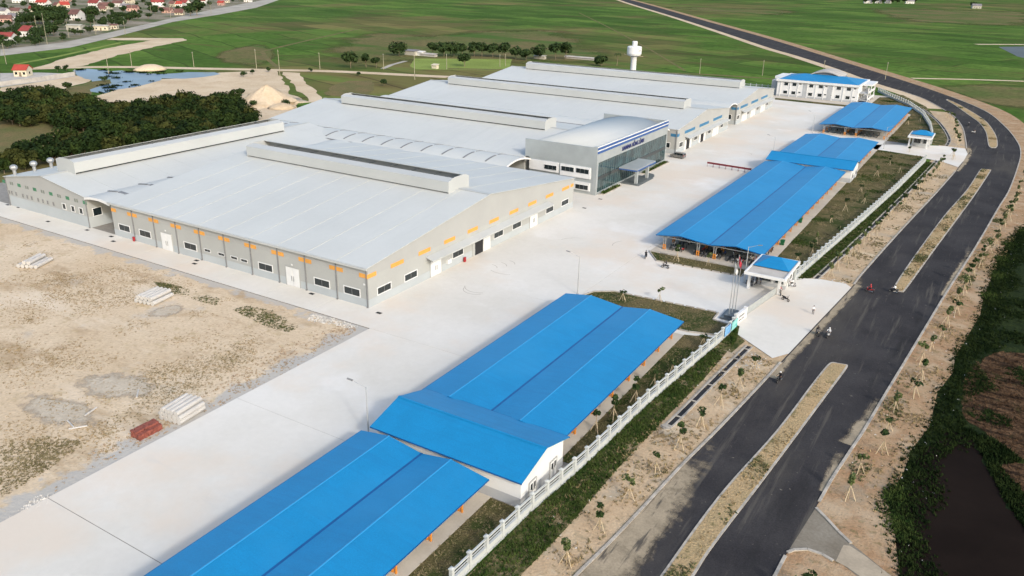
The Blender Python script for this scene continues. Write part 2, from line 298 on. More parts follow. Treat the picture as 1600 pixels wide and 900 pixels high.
def window(par, face, plane, u, z, wd, h, n=2, frame='white_paint', border=.18, pane='glass_dark', name='window'):
    """u: centre along the wall, z: sill. Frame proud of the wall, panes set back in it, each pane its own piece."""
    def fr():
        b = MB(); x = wd/2
        b.box(-x-border, x+border, -.07, 0, -border, 0).box(-x-border, x+border, -.07, 0, h, h+border).box(-x-border, -x, -.07, 0, 0, h).box(x, x+border, -.07, 0, 0, h)
        for i in range(1, n): b.box(-x+wd*i/n-.03, -x+wd*i/n+.03, -.055, 0, 0, h, 1)
        return b.mesh(name, [frame, 'pipe_grey'])
    def pn():
        b = MB(); b.box(-wd/2/n+.03, wd/2/n-.03, -.03, -.005, 0, h); return b.mesh('pane', pane)
    o = link(name, cached(('wf', wd, h, n, frame, border), fr), par, on_face(face, plane, u, z), FACE[face])
    for i in range(n):
        p = bpy.data.objects.new('pane', cached(('wp', wd, h, n, pane), pn)); COL.objects.link(p); p.parent = o; p.location = (-wd/2+wd*(i+.5)/n, 0, 0)
    return o
def door(par, face, plane, u, wd, h, leafmat='white_paint', leaves=2):
    def lf():
        b = MB(); b.box(-wd/2/leaves+.02, wd/2/leaves-.02, -.08, 0, .03, h-.03); b.box(-wd/2/leaves+.15, wd/2/leaves-.15, -.10, -.08, .2, h*.45).box(-wd/2/leaves+.15, wd/2/leaves-.15, -.10, -.08, h*.52, h-.2); return b.mesh('door_leaf', leafmat)
    def fr():
        b = MB(); b.box(-wd/2-.12, -wd/2, -.1, 0, 0, h).box(wd/2, wd/2+.12, -.1, 0, 0, h).box(-wd/2-.12, wd/2+.12, -.1, 0, h, h+.12); return b.mesh('door', 'wall_warm')
    def hd():
        b = MB(); b.box(-.04, .04, -.18, -.12, 1.1, 2.1).box(-.03, .03, -.12, -.08, 1.15, 1.2).box(-.03, .03, -.12, -.08, 2.0, 2.05); return b.mesh('handle', 'pipe_grey')
    o = link('door', cached(('df', wd, h), fr), par, on_face(face, plane, u, 0), FACE[face])
    for i in range(leaves):
        p = bpy.data.objects.new('door_leaf', cached(('dl', wd, h, leafmat, leaves), lf)); COL.objects.link(p); p.parent = o; p.location = (-wd/2+wd*(i+.5)/leaves, 0, 0)
        q = bpy.data.objects.new('handle', cached('dh', hd)); COL.objects.link(q); q.parent = o; q.location = ((-.25 if i == 0 else .25), 0, 0)
    return o
def patch(par, face, plane, u, z, wd, h, m, name='wall_panel'):
    me = cached(('pt', wd, h, m), lambda: MB().box(-wd/2, wd/2, -.03, 0, 0, h).mesh(name, m))
    return link(name, me, par, on_face(face, plane, u, z), FACE[face])
def text_mesh(body, size, m, depth=.06):
    cu = bpy.data.curves.new('t', 'FONT'); cu.body = body; cu.size = size; cu.extrude = depth; cu.align_x = 'CENTER'
    o = bpy.data.objects.new('t', cu); COL.objects.link(o); dg = bpy.context.evaluated_depsgraph_get(); me = bpy.data.meshes.new_from_object(o.evaluated_get(dg))
    bpy.data.objects.remove(o); me.materials.clear(); me.materials.append(MATS[m])
    me.transform(Matrix.Rotation(R(90), 4, 'X')); return me

def soften(name, noise=.35, amount=.55):
    """thin cover that breaks up towards its edge: follows the mesh attribute 'cover' (1 inside, 0 at the rim) plus noise"""
    m = MATS[name]; N = m.node_tree.nodes; L = m.node_tree.links; b = N['Principled BSDF']; out = N['Material Output']
    at_ = N.new('ShaderNodeAttribute'); at_.attribute_name = 'cover'; geo = N.new('ShaderNodeNewGeometry'); nz = N.new('ShaderNodeTexNoise'); nz.inputs['Scale'].default_value = noise; nz.inputs['Detail'].default_value = 7; nz.inputs['Roughness'].default_value = .65
    L.new(geo.outputs['Position'], nz.inputs['Vector']); ad = N.new('ShaderNodeMath'); ad.operation = 'MULTIPLY_ADD'; L.new(nz.outputs[0], ad.inputs[0]); ad.inputs[1].default_value = amount*2; L.new(at_.outputs['Fac'], ad.inputs[2])
    mr = N.new('ShaderNodeMapRange'); mr.inputs[1].default_value = amount+.30; mr.inputs[2].default_value = amount+.70; L.new(ad.outputs[0], mr.inputs[0])
    mu = N.new('ShaderNodeMath'); mu.operation = 'MULTIPLY'; L.new(mr.outputs[0], mu.inputs[0]); st = N.new('ShaderNodeMath'); st.operation = 'GREATER_THAN'; st.inputs[1].default_value = .001; L.new(at_.outputs['Fac'], st.inputs[0]); L.new(st.outputs[0], mu.inputs[1])
    tr_ = N.new('ShaderNodeBsdfTransparent'); mx = N.new('ShaderNodeMixShader'); L.new(mu.outputs[0], mx.inputs[0]); L.new(tr_.outputs[0], mx.inputs[1]); L.new(b.outputs[0], mx.inputs[2]); L.new(mx.outputs[0], out.inputs[0])
soften('olive_soft', .02, .6); soften('grey_mud', .3, .9); soften('dust0', .35, .7)
def cover_obj(name, V, F, cov, m, label=None):
    o = MB().add(V, F).build(name, m); a_ = o.data.attributes.new('cover', 'FLOAT', 'POINT'); a_.data.foreach_set('value', cov); o['kind'] = 'structure'
    if label: o['label'] = label
    return o
def soft_patch(name, P, z, m, label=None, inset=.5):
    n = len(P); cx = sum(p[0] for p in P)/n; cy = sum(p[1] for p in P)/n
    V = [(x, y, z) for x, y in P]+[(cx+(x-cx)*inset, cy+(y-cy)*inset, z) for x, y in P]+[(cx, cy, z)]
    F = [(i, (i+1) % n, n+(i+1) % n, n+i) for i in range(n)]+[(n+i, n+(i+1) % n, 2*n) for i in range(n)]
    return cover_obj(name, V, F, [0.0]*n+[1.0]*n+[1.0], m, label)
def ragpoly(P, step=5.0, amp=.8):
    out = []
    for i in range(len(P)):
        a = Vector(P[i]); c = Vector(P[(i+1) % len(P)]); k = max(1, int((c-a).length/step))
        for j in range(k): q = a+(c-a)*(j/k); out.append((q.x+random.uniform(-amp, amp), q.y+random.uniform(-amp, amp)))
    return out
# ================================================================== the setting
ZG = -.15
struct('ground', MB().sheet([(-4000, -800), (3000, -800), (3000, 6000), (-4000, 6000)], ZG), 'field', 'green rice fields stretching to the far edge')
struct('dirt_lot', MB().sheet([(-420, -80), (-85.25, -80), (-85.25, 94.55), (-234, 94.55), (-420, 94.55)], ZG+.03), 'lot', 'bare sandy building lot with brown weeds')
def px_sheet(name, pts, dz, m, label=None):
    P = GP(pts)
    if m in ('pale_sand', 'pond_water', 'dry_grass', 'village_earth'): P = ragpoly(P, 6.0, 1.1)
    if m in ('dark_water', 'plough'): P = ragpoly(P, 1.5, .5)
    return struct(name, MB().sheet(P, ZG+dz), m, label)
struct('grassland', MB().sheet([(-420, 94.6), (-212, 94.6), (-216, 196), (-218, 255), (-262, 236), (-300, 230), (-420, 175)], ZG+.02), 'dry_grass')
px_sheet('sandy_clearing', [(140, 160), (152, 150), (185, 137), (240, 124), (300, 121), (345, 113), (432, 109), (452, 142), (470, 172), (420, 192), (330, 205), (200, 195)], .03, 'pale_sand', 'pale sandy clearing behind the thicket')
px_sheet('sand_bank', [(0, 137), (60, 128), (118, 118), (146, 120), (140, 127), (100, 138), (40, 150), (0, 155)], .025, 'pale_sand')
px_sheet('pond', [(115, 110), (140, 107), (170, 111), (190, 110), (218, 114), (250, 115.5), (295, 112.5), (337, 112.5), (346, 115), (322, 120), (288, 122.5), (252, 122.5), (240, 129), (212, 136), (180, 140), (160, 146), (140, 143), (150, 136), (172, 130), (172, 124), (145, 127), (125, 118)], .05, 'pond_water', 'blue pond between the sand and the dirt road')
px_sheet('reed_bank', [(100, 140), (140, 128), (172, 124), (172, 131), (150, 137), (142, 144), (150, 158), (90, 150)], .045, 'dry_grass')
px_sheet('compound_ground', [(0, 114), (60, 113), (118, 115), (117, 119), (60, 128), (0, 136)], .04, 'concrete_old')
struct('dirt_road', MB().strip(smooth(GP([(20, 108), (120, 105), (205, 104.5), (300, 106.5), (420, 109), (500, 110.5), (560, 113), (620, 116), (700, 120)])), 9, ZG+.06), 'pale_sand', 'pale dirt road running behind the factories')
px_sheet('dirt_track', [(440, 112), (468, 114), (480, 128), (507, 158), (488, 162), (470, 145), (455, 128)], .07, 'pale_sand', 'sandy track turning off the dirt road')
px_sheet('dry_patch', [(520, 132), (545, 126), (583, 125), (587, 137), (575, 147), (535, 150), (505, 148)], .04, 'dry_grass')
px_sheet('sand_spur', [(50, 107), (95, 93), (150, 79), (200, 69), (235, 63), (165, 62), (175, 59), (288, 59.5), (291, 63), (240, 73), (180, 87), (130, 103)], .05, 'pale_sand', 'sand spur pushed into the green field')
struct('field_path', MB().strip(GP([(25, 100), (90, 88), (190, 66)]), 4, ZG+.06), 'rice_pale')
px_sheet('canal_road', [(0, 77), (100, 66), (160, 53), (270, 28), (330, 15), (400, 2), (430, -4), (447, -4), (400, 12), (340, 23), (270, 34), (165, 61), (110, 74), (0, 87)], .05, 'grey_track', 'grey embankment road along the village edge')
px_sheet('village_ground', [(-60, 84), (0, 77), (100, 66), (160, 53), (270, 28), (330, 15), (400, 2), (430, -4), (440, -16), (-60, -16)], .03, 'village_earth')
def rag(pts, k=6, a=.5):
    P = smooth(GP(pts+[pts[0]]), k)[:-1]; return [(x+random.gauss(0, a), y+random.gauss(0, a*2)) for x, y in P]
for pts, l in [([(470, 60), (560, 47), (640, 52), (760, 43), (880, 41), (925, 50), (985, 75), (1050, 108), (900, 106), (700, 104), (560, 107), (470, 104), (440, 85)], 'olive stubble field behind the grove'), ([(1010, 9), (1100, 11), (1260, 17), (1235, 26), (1150, 21), (1050, 14)], 'brown stubble strip beside the far road'), ([(1330, 10), (1480, 13), (1640, 18), (1640, 44), (1500, 42), (1400, 34), (1350, 20)], 'brown stubble field at the top right'), ([(330, 82), (400, 66), (440, 78), (420, 104), (340, 100)], 'olive stubble patch left of the field track'), ([(1440, 128), (1640, 132), (1640, 170), (1560, 168), (1480, 146)], 'dark stubble field right of the bend')]: soft_patch('stubble_field', rag(pts), ZG+.02, 'olive_soft', l)
px_sheet('pale_paddy', [(640, 103), (648, 91), (800, 92), (795, 110), (650, 108)], .03, 'rice_pale')
px_sheet('pale_paddy', [(655, 100), (735, 90), (742, 108), (650, 108)], .035, 'rice_pale')
struct('irrigation_channel', MB().strip(GP([(598, 107), (612, 101), (634, 95)]), 3.2, ZG+.07), 'grey_track')
px_sheet('far_pond', [(1560, 73), (1640, 72), (1640, 100), (1590, 88)], .04, 'grey_water', 'grey pond at the right edge beyond the road')
for pl, wd, m in [([(1240, 45), (1400, 49), (1640, 54)], 3.5, 'rice_pale'), ([(1425, 122), (1520, 124), (1640, 128)], 4.5, 'pale_sand'), ([(880, 3), (1200, 9), (1640, 14)], 5, 'dry_grass'), ([(400, 26.5), (500, 29), (640, 31.5), (800, 34)], 2.5, 'rice_pale'), ([(1525, 69), (1640, 69.5)], 7, 'pale_sand'), ([(437, 108), (412, 84), (430, 75), (560, 45)], 3.0, 'dry_grass'), ([(700, 107), (980, 112), (1100, 116), (1210, 123)], 5, 'dry_grass'), ([(905, 20), (950, 42), (1010, 74), (1070, 110)], 1.8, 'dry_grass')]:
    struct('field_path', MB().strip(smooth(GP(pl)), wd, ZG+.055), m)
# --- road
LE = smooth(GP([(845, 960), (900, 899), (955, 845), (1007, 790), (1066, 726), (1128, 664), (1200, 588), (1225, 560), (1275, 507), (1330, 449), (1350, 424), (1412, 355), (1462, 302), (1497, 262), (1506, 248), (1510, 234), (1509, 220), (1504, 199), (1493, 184), (1478, 173), (1445, 155), (1415, 144), (1370, 130), (1310, 108), (1245, 87), (1200, 74), (1125, 49), (1050, 25), (990, 7), (950, -6)]))
RE = smooth(GP([(1178, 960), (1212, 897), (1232, 860), (1275, 792), (1300, 748), (1326, 708), (1350, 672), (1385, 613), (1417, 560), (1450, 505), (1482, 452), (1525, 385), (1560, 325), (1577, 297), (1590, 262), (1595, 240), (1590, 222), (1570, 197), (1537, 172), (1475, 147), (1400, 122), (1300, 91), (1200, 60), (1100, 32), (1012, 7), (962, -6)]))
def offset(pl, d):
    out = []
    for i in range(len(pl)):
        a = Vector(pl[max(i-1, 0)]); b = Vector(pl[min(i+1, len(pl)-1)]); t = (b-a).normalized(); out.append((pl[i][0]+t.y*d, pl[i][1]-t.x*d))
    return out
def at_y(pl, y):
    for i in range(len(pl)-1):
        if (pl[i][1]-y)*(pl[i+1][1]-y) <= 0 and pl[i][1] != pl[i+1][1]:
            t = (y-pl[i][1])/(pl[i+1][1]-pl[i][1]); return pl[i][0]+t*(pl[i+1][0]-pl[i][0])
    return pl[0][0] if y < pl[0][1] else pl[-1][0]
struct('road', MB().sheet(LE+RE[::-1], ZG+.09), 'asphalt', 'dark asphalt dual carriageway curving past the factory')
near = lambda pl, y0, y1: [p for p in pl if y0 <= p[1] <= y1]
struct('sand_verge', MB().sheet(near(LE, 0, 420)+[(x-9, y) for x, y in near(LE, 0, 420)][::-1], ZG+.06), 'sand', 'sandy verge between the fence and the road')
struct('sand_verge', MB().sheet(near(LE, 421, 1700)+offset(near(LE, 421, 1700), -7)[::-1], ZG+.065), 'pale_sand')
RS = GP([(1420, 960), (1407, 905), (1400, 850), (1397, 815), (1385, 782), (1412, 737), (1425, 700), (1452, 667), (1465, 612), (1490, 580), (1492, 557), (1512, 525), (1532, 490), (1537, 462), (1545, 445), (1562, 400), (1578, 375), (1604, 350)])
yR = RS[-1][1]
RS = RS + [(x, y) for x, y in offset(near(RE, yR+2, 1700), 9)]
RS2 = near(RE, 0, 1700)
struct('sand_verge', MB().sheet(RS2+RS[::-1], ZG+.06), 'red_sand', 'reddish sandy verge on the right side of the road')
# right-hand marsh, ploughed field, dark water
struct('marsh', MB().sheet([(-6, 20), (60, 20), (75, 330), (14, 330), (10, 250), (-2, 150), (-4, 100)], ZG+.02), 'swamp', 'dark green marsh to the right of the road')
px_sheet('ploughed_field', [(1505, 600), (1520, 570), (1560, 548), (1680, 560), (1700, 700), (1600, 720), (1560, 690), (1505, 650)], .03, 'plough', 'brown ploughed field in the marsh')
px_sheet('ploughed_field', [(1545, 725), (1600, 722), (1760, 740), (1760, 900), (1640, 860)], .03, 'plough')
px_sheet('dark_pond', [(1412, 780), (1445, 700), (1480, 672), (1512, 676), (1540, 720), (1575, 790), (1640, 840), (1700, 980), (1418, 980), (1400, 880), (1398, 830)], .035, 'dark_water', 'near black still pond at the lower right')
def dust_band(pl, side, widths, ends, z, label):
    V = []; cov = []; n = len(pl); cols = [0.25, .6, 1.0]
    for i, p in enumerate(pl):
        t = i/(n-1); w_ = widths[0]+(widths[1]-widths[0])*t; e = min(1, (1-t)/ends)
        for c_, a_ in ((.2, .85), (w_*.45, .8), (w_*.75, .45), (w_, .002)):
            q = offset(pl[max(i-1, 0):i+2] if 0 < i < n-1 else (pl[:2] if i == 0 else pl[-2:]), side*c_)[1 if 0 < i < n-1 else (0 if i == 0 else 1)]; V.append((q[0], q[1], z)); cov.append(max(.002, a_*e))
    F = [(i*4+k, i*4+k+1, i*4+k+5, i*4+k+4) for i in range(n-1) for k in range(3)]; F = [f if side > 0 else f[::-1] for f in F]
    cover_obj('dust_drift', V, F, cov, 'dust0', label)
dust_band([p for p in LE if 30 < p[1] < 102], 1, (7.5, 3.2), .35, ZG+.0945, 'pale dust drift on the near left lane')
dust_band([p for p in RE if 88 < p[1] < 101], -1, (.9, 2.0), .5, ZG+.0945, 'small dust drift on the right road edge'); dust_band([p for p in RE if 101 < p[1] < 124], -1, (2.6, 1.2), .6, ZG+.0945, 'dust drift against the right kerb'); dust_band([p for p in LE if 113 < p[1] < 180], 1, (1.8, 2.2), .3, ZG+.0945, 'dust along the road edge at the main gate'); dust_band([p for p in LE if 285 < p[1] < 345], 1, (1.6, 3.0), .3, ZG+.0945, 'dust along the road edge at the far gate')
dust_band([p for p in RE if 165 < p[1] < 215], -1, (1.0, 1.8), .5, ZG+.0945, 'thin dust along the right kerb')
# --- medians
def median(l, r, label):
    l = smooth(GP(l), 5); r = smooth(GP(r), 5); poly = l+r[::-1]
    c = Vector((sum(p[0] for p in poly)/len(poly), sum(p[1] for p in poly)/len(poly)))
    o = MB().prism(poly, ZG+.08, ZG+.20).build('median_island', 'kerb'); tag(o, label, kind='structure')
    li = offset(l, .28); ri = offset(r, -.28)
    inn = [(x, y+.0) for x, y in li[1:-1]]+[(x, y) for x, y in ri[1:-1]][::-1]
    p = MB().sheet(inn, ZG+.215).build('planting_soil', 'median_soil', o); return inn
MED = [median([(1000, 945), (1032, 899), (1125, 772), (1212, 674), (1270, 598), (1293, 570), (1302, 566)], [(1052, 945), (1085, 899), (1117, 850), (1200, 741), (1290, 620), (1322, 577), (1324, 570)], 'sandy median island with rounded end near the main gate'),
       median([(1396, 455), (1400, 442), (1432, 395), (1475, 337), (1510, 297), (1530, 267), (1535, 264)], [(1410, 456), (1418, 449), (1457, 395), (1500, 337), (1524, 304), (1547, 269), (1548, 265)], 'weedy median island beyond the main gate'),
       median([(1549, 231), (1544, 226), (1540, 206), (1529, 191), (1514, 180), (1490, 163), (1478, 156)], [(1556, 231), (1559, 226), (1556, 211), (1544, 193), (1529, 181), (1500, 164), (1480, 155)], 'curving median island beside the far gate')]
# --- kerb stones (short blocks with open joints)
def kerb(pl, name, label, s0=0, wd=.35, h=.14):
    b = MB(); acc = 0
    for i in range(len(pl)-1):
        a = Vector(pl[i]); c = Vector(pl[i+1]); L_ = (c-a).length; n = max(1, int(L_/2.0)); st = 2.0 if L_ < 30 else L_/n
        for k in range(n):
            p = a+(c-a)*(k/n); q = a+(c-a)*((k+1)/n-.02); b.beam((p.x, p.y, ZG+.07+h/2), (q.x, q.y, ZG+.07+h/2), wd, h)
    return struct(name, b, 'kerb', label)
kerb(near(LE, 30, 122), 'kerb', 'pale kerb along the near left road edge'); kerb(near(LE, 163, 292), 'kerb', 'pale kerb between the two gate driveways'); kerb(near(LE, 330, 480), 'kerb', 'pale kerb on the bend beyond the far gate')
kerb(near(RE, 86, 480), 'kerb', 'pale kerb along the right edge of the road'); kerb(near(RE, 30, 75), 'kerb', 'kerb at the bottom right road edge')
# side road at bottom right
px_sheet('side_road', [(1232, 860), (1275, 792), (1290, 806), (1330, 848), (1400, 905), (1360, 915), (1318, 882), (1300, 874), (1270, 860), (1250, 858)], .095, 'side_grey', 'grey side road leaving at the lower right')
px_sheet('side_road_slab', [(1306, 876), (1318, 851), (1328, 852), (1352, 868), (1400, 905), (1365, 915), (1325, 886)], .10, 'side_slab')
kerb(GP([(1275, 793), (1290, 808), (1310, 830), (1330, 849)]), 'kerb', 'kerb on the upper edge of the side road'); kerb(GP([(1230, 863), (1240, 859), (1262, 858), (1285, 866), (1302, 876)]), 'kerb', 'curved kerb on the lower edge of the side road')
# --- factory yard: big cast slabs with open joints
FEN = [(-37.7, 52.0), (-37.2, 66.0), (-36.2, 77.5), (-35.4, 97.0), (-33.4, 121.0), (-32.9, 127.0)]        # fence line, main gate side
FEN2 = [(-29.7, 159.8), (-27.6, 186.0), (-25.3, 214.0), (-22.6, 250.4), (-19.9, 297.4)]
FEN3 = [(-21.3, 331.0), (-23.0, 349.0), (-25.8, 370.0), (-31.6, 399.5), (-40.2, 425.6), (-51.8, 449.0), (-60.0, 467.7), (-75, 492), (-110, 520), (-235, 520)]
struct('yard_base', MB().box(-232, -36, 94.6, 404, ZG, -.02).box(-85.2, -37.5, -40, 94.62, ZG+.002, -.02).box(-60, -34.2, 122, 160, ZG, -.021).box(-60, -18, 309, 327, ZG, -.022), 'joint')
yard = struct('concrete_yard', MB().box(-84.9, -62, 38.5, 66.0, -.03, 0), 'yard', 'pale concrete factory yard')
def slab(x0, x1, y0, y1): MB().box(x0, x1, y0, y1, -.03, 0).build('slab', 'yard', yard)
g_ = .05
slab(-85.2, -84.9-0.0, 38.5, 66.0)
for y0, y1 in [(-40, 38.4), (66.0+g_, 94.6)]: slab(-85.2, -62, y0, y1)
for y0, y1 in [(-40, 38.4), (38.5, 66.0), (66.0+g_, 94.6)]: slab(-62+g_, -42.2, y0, y1)
for i in range(-10, 1):
    x0 = -91-8+i*12.8; slab(x0-12.8+g_, x0, 94.6+g_, 101.5)
slab(-99+g_, -62, 94.6+g_, 122); slab(-62+g_, -39.2, 94.6+g_, 122)
for k in range(10):
    y0 = 122+k*28.2; slab(-99+g_, -62, y0+g_, y0+28.2)
slab(-62+g_, -36.2, 122+g_, 160.4)
for k in range(5): slab(-62+g_, -36.2, 160.4+k*48.8+g_, 160.4+(k+1)*48.8)
_ap = [p for p in LE if 123 < p[1] < 163]
struct('gate_driveway', MB().sheet([(-36.3, 122.2), (-34.4, 122.2), (-33.2, 131.3), (-32.2, 131.0), (-31.4, 127.4), (-24.0, 121.6)]+[(x+.02, y) for x, y in _ap]+[(-20.4, 163.4), (-25.5, 163.2), (-29.5, 161), (-36.3, 160)], -.0015), 'yard', 'concrete driveway through the main gate')
px_sheet('far_gate_driveway', [(1362, 226), (1420, 226), (1475, 228), (1508, 232), (1512, 240), (1506, 251), (1497, 261), (1470, 252), (1420, 243), (1366, 234)], .150, 'yard', 'concrete driveway through the far gate')
# --- lawns inside the fence
def lawn(poly, label, z=.02): return struct('lawn', MB().prism(poly, ZG, z), 'lawn', label)
LAWN1 = [(-42.25, 10), (-38.6, 10), (-37.8, 52), (-37.3, 66.2), (-42.25, 66.2)]; LAWN1b = [(-39.1, 77.4), (-36.4, 77.4), (-35.6, 97), (-33.6, 121), (-34.2, 124.0), (-39.1, 122.2)]
ISL1 = [(-62.2, 126.0), (-60.6, 131.0), (-57.3, 133.4), (-37.2, 134.6), (-37.0, 131.0), (-33.8, 130.4), (-33.4, 125.2), (-39, 123.6), (-61, 123.5)]
ISL2 = [(-61.0, 159.6), (-57.2, 154.4), (-39.2, 155.4), (-39.2, 160.0)]
LAWN2 = [(-36.2, 165), (-31, 160.6), (-29.9, 160.6), (-27.8, 186), (-25.5, 214), (-22.8, 250.4), (-20.3, 296), (-21, 305), (-36.2, 308)]
LAWN3 = [(-36, 327.5), (-29.5, 326), (-22, 333), (-23.2, 349), (-26, 370), (-31.8, 399.5), (-40.4, 425), (-52, 448.5), (-56, 446), (-56, 412), (-36, 398)]
for p, l in [(LAWN1, 'brown green lawn strip beside the nearest blue canopy'), (LAWN1b, 'dark lawn strip between canopy and fence before the main gate'), (ISL1, 'brown grass island at the end of the near canopy'), (ISL2, 'olive grass island in front of the long canopy'), (LAWN2, 'wide brown and green lawn inside the long white fence'), (LAWN3, 'green lawn behind the far gatehouse'), ([(-98, 404), (-58, 402), (-58, 408), (-98, 410)], 'narrow planting strip in front of the dormitory')]: lawn(p, l)
struct('dormitory_apron', MB().sheet([(-104, 402), (-50, 400), (-50, 452), (-104, 455)], -.02), 'pad')
for pl in [ISL1+[ISL1[0]], ISL2+[ISL2[0]]]: kerb(pl, 'kerb', 'white kerb round a grass island by the main gate', h=.30, wd=.2)
VER = [(-37.3, 40), (-36.9, 66), (-35.9, 77.5), (-35.1, 97), (-33.1, 121), (-30.9, 120), (-31.0, 108), (-31.6, 96), (-32.2, 80), (-32.2, 66), (-33.5, 40)]
struct('green_verge', MB().sheet(VER, ZG+.085), 'verge', 'weedy green strip outside the near fence')
struct('green_verge', MB().sheet([(-33.1, 120.9), (-32.6, 131), (-32.2, 130.9), (-31.4, 127.4), (-29.6, 125.6), (-30.2, 120)], ZG+.084), 'verge')
VER2 = [(x+.4, y) for x, y in FEN2]+[(-16.4, 296), (-19.6, 250), (-22.6, 214), (-24.4, 186), (-26.4, 164)]
struct('green_verge', MB().sheet(VER2, ZG+.085), 'verge', 'green grass strip outside the long white fence')
VER3 = [(x+.4, y) for x, y in FEN3[:7]]+[(-47, 462), (-33, 428), (-23.8, 386), (-17.4, 349), (-16.5, 331)]
struct('green_verge', MB().sheet(VER3, ZG+.085), 'verge', 'green grass strip outside the far curved fence')
# --- open drains: two concrete lips with a dark gap
def drain(pl, label):
    t = thing('open_drain', label, 'drain', (pl[0][0], pl[0][1], ZG))
    b = MB().strip(pl, .7, ZG+.10); b.build('drain_floor', 'dark', t)
    for s in (-.5, .5):
        b = MB(); o = offset(pl, s)
        for i in range(len(o)-1): b.beam((*o[i], ZG+.14), (*o[i+1], ZG+.14), .28, .16)
        b.build('drain_lip', 'kerb', t)
    for i in range(len(pl)-1):
        if i % 2: MB().beam((pl[i][0]-.5, pl[i][1], ZG+.2), (pl[i][0]+.5, pl[i][1], ZG+.2), .25, .08).build('cross_beam', 'kerb', t)
drain(smooth([(-30.9, 92.5), (-30.4, 94), (-29.4, 110), (-28.4, 124)]), 'open concrete drain beside the sandy verge before the main gate')
drain(smooth([(-26.1, 163), (-24.2, 186), (-22.2, 212), (-19.2, 256), (-16.6, 302)]), 'long concrete drain between green strip and saplings')
drain(smooth([(-16.2, 331), (-16.9, 349), (-24.0, 386), (-34, 420)]), 'curved concrete drain beyond the far gate')

# ================================================================== factories
def gable_roof(par, axis, a0, a1, b0, b1, ze, zr, bay, seams=True, over=.35, step=None):
    """Two slopes of profiled sheets; axis 'x': ridge along x, a = x range, b = y range."""
    bm_ = (b0+b1)/2; f = (lambda a, b, z: (a, b, z)) if axis == 'x' else (lambda a, b, z: (b, a, z))
    sl = (zr-ze)/(bm_-b0); roof = MB()
    for s in (-1, 1):
        p = [f(a0-over, bm_, zr+.03), f(a1+over, bm_, zr+.03), f(a1+over, bm_+s*.6, zr+.03-sl*.6+.03), f(a0-over, bm_+s*.6, zr+.03-sl*.6+.03)]
        q = [(x, y, z+.05) for x, y, z in p]; roof.hexa(p+q)
    ro = roof.build('roof', 'vent_white', par)
    n = max(1, round((a1-a0)/bay)); w_ = (a1-a0+2*over)/n
    for s in (-1, 1):
        be = bm_+s*((b1-b0)/2+over); zl = ze-sl*over
        for i in range(n):
            x0 = a0-over+i*w_+.02; x1 = a0-over+(i+1)*w_-.02
            p = [f(x0, bm_, zr-.1), f(x1, bm_, zr-.1), f(x1, be, zl-.1), f(x0, be, zl-.1)]
            MB().hexa(p+[(x, y, z+.1) for x, y, z in p]).build('roof_sheet', 'roof_grey', ro)
            if seams and i:
                p = [f(x0-.10, bm_+s*.5, zr-sl*.5), f(x0+.07, bm_+s*.5, zr-sl*.5), f(x0+.07, be, zl), f(x0-.10, be, zl)]
                MB().hexa(p+[(x, y, z+.035) for x, y, z in p]).build('seam', 'seam', ro)
    return ro
def monitor(par, axis, a0, a1, bm_, zb, half=3.9, h=2.5):
    """Ridge ventilator: two wind walls with an open throat between them and closed ends."""
    f = (lambda a, b, z: (a, b, z)) if axis == 'x' else (lambda a, b, z: (b, a, z))
    prof = [(half, -.05), (half, h), (half-2.0, h+.5), (half-2.0, h+.38), (half-.15, h-.1), (half-.15, -.05)]
    v = MB().box(0, .01, 0, .01, 0, .01); v = MB()
    fl = [f(a0, bm_-half+.5, zb-.2), f(a1, bm_-half+.5, zb-.2), f(a1, bm_+half-.5, zb-.2), f(a0, bm_+half-.5, zb-.2)]
    v.hexa(fl+[(x, y, z+h*.55) for x, y, z in fl]); vo = v.build('ridge_ventilator', 'throat', par)  # dark inner box: shade between the wind walls put into its colour
    for s in (-1, 1):
        n = len(prof); P = [f(a0, bm_+s*p[0], zb+p[1]+.25*(p[1] < 0)) for p in prof]+[f(a1, bm_+s*p[0], zb+p[1]+.25*(p[1] < 0)) for p in prof]
        MB().add(P, [(i, n+i, n+(i+1) % n, (i+1) % n) for i in range(n)]).build('wind_wall', 'vent_white', vo)
    for a, e in ((a0, -.12), (a1, .12)):
        P = [(-half, -.35), (half, -.35), (half, h), (half-1.6, h+.55), (half-2.4, h+.62), (-half+2.4, h+.62), (-half+1.6, h+.55), (-half, h)]
        n = len(P); V = [f(a, bm_+p[0], zb+p[1]) for p in P]+[f(a+e, bm_+p[0], zb+p[1]) for p in P]
        MB().add(V, [tuple(range(n)), tuple(range(n, 2*n))[::-1]]+[(i, n+i, n+(i+1) % n, (i+1) % n) for i in range(n)]).build('end_cap', 'vent_white', vo)
    k = int((a1-a0)/6)
    for i in range(1, k): 
        a = a0+(a1-a0)*i/k; p0 = f(a, bm_-half+1.6, zb+h+.1); p1 = f(a, bm_+half-1.6, zb+h+.1); MB().beam(p0, p1, .10, .10).build('brace', 'throat', vo)
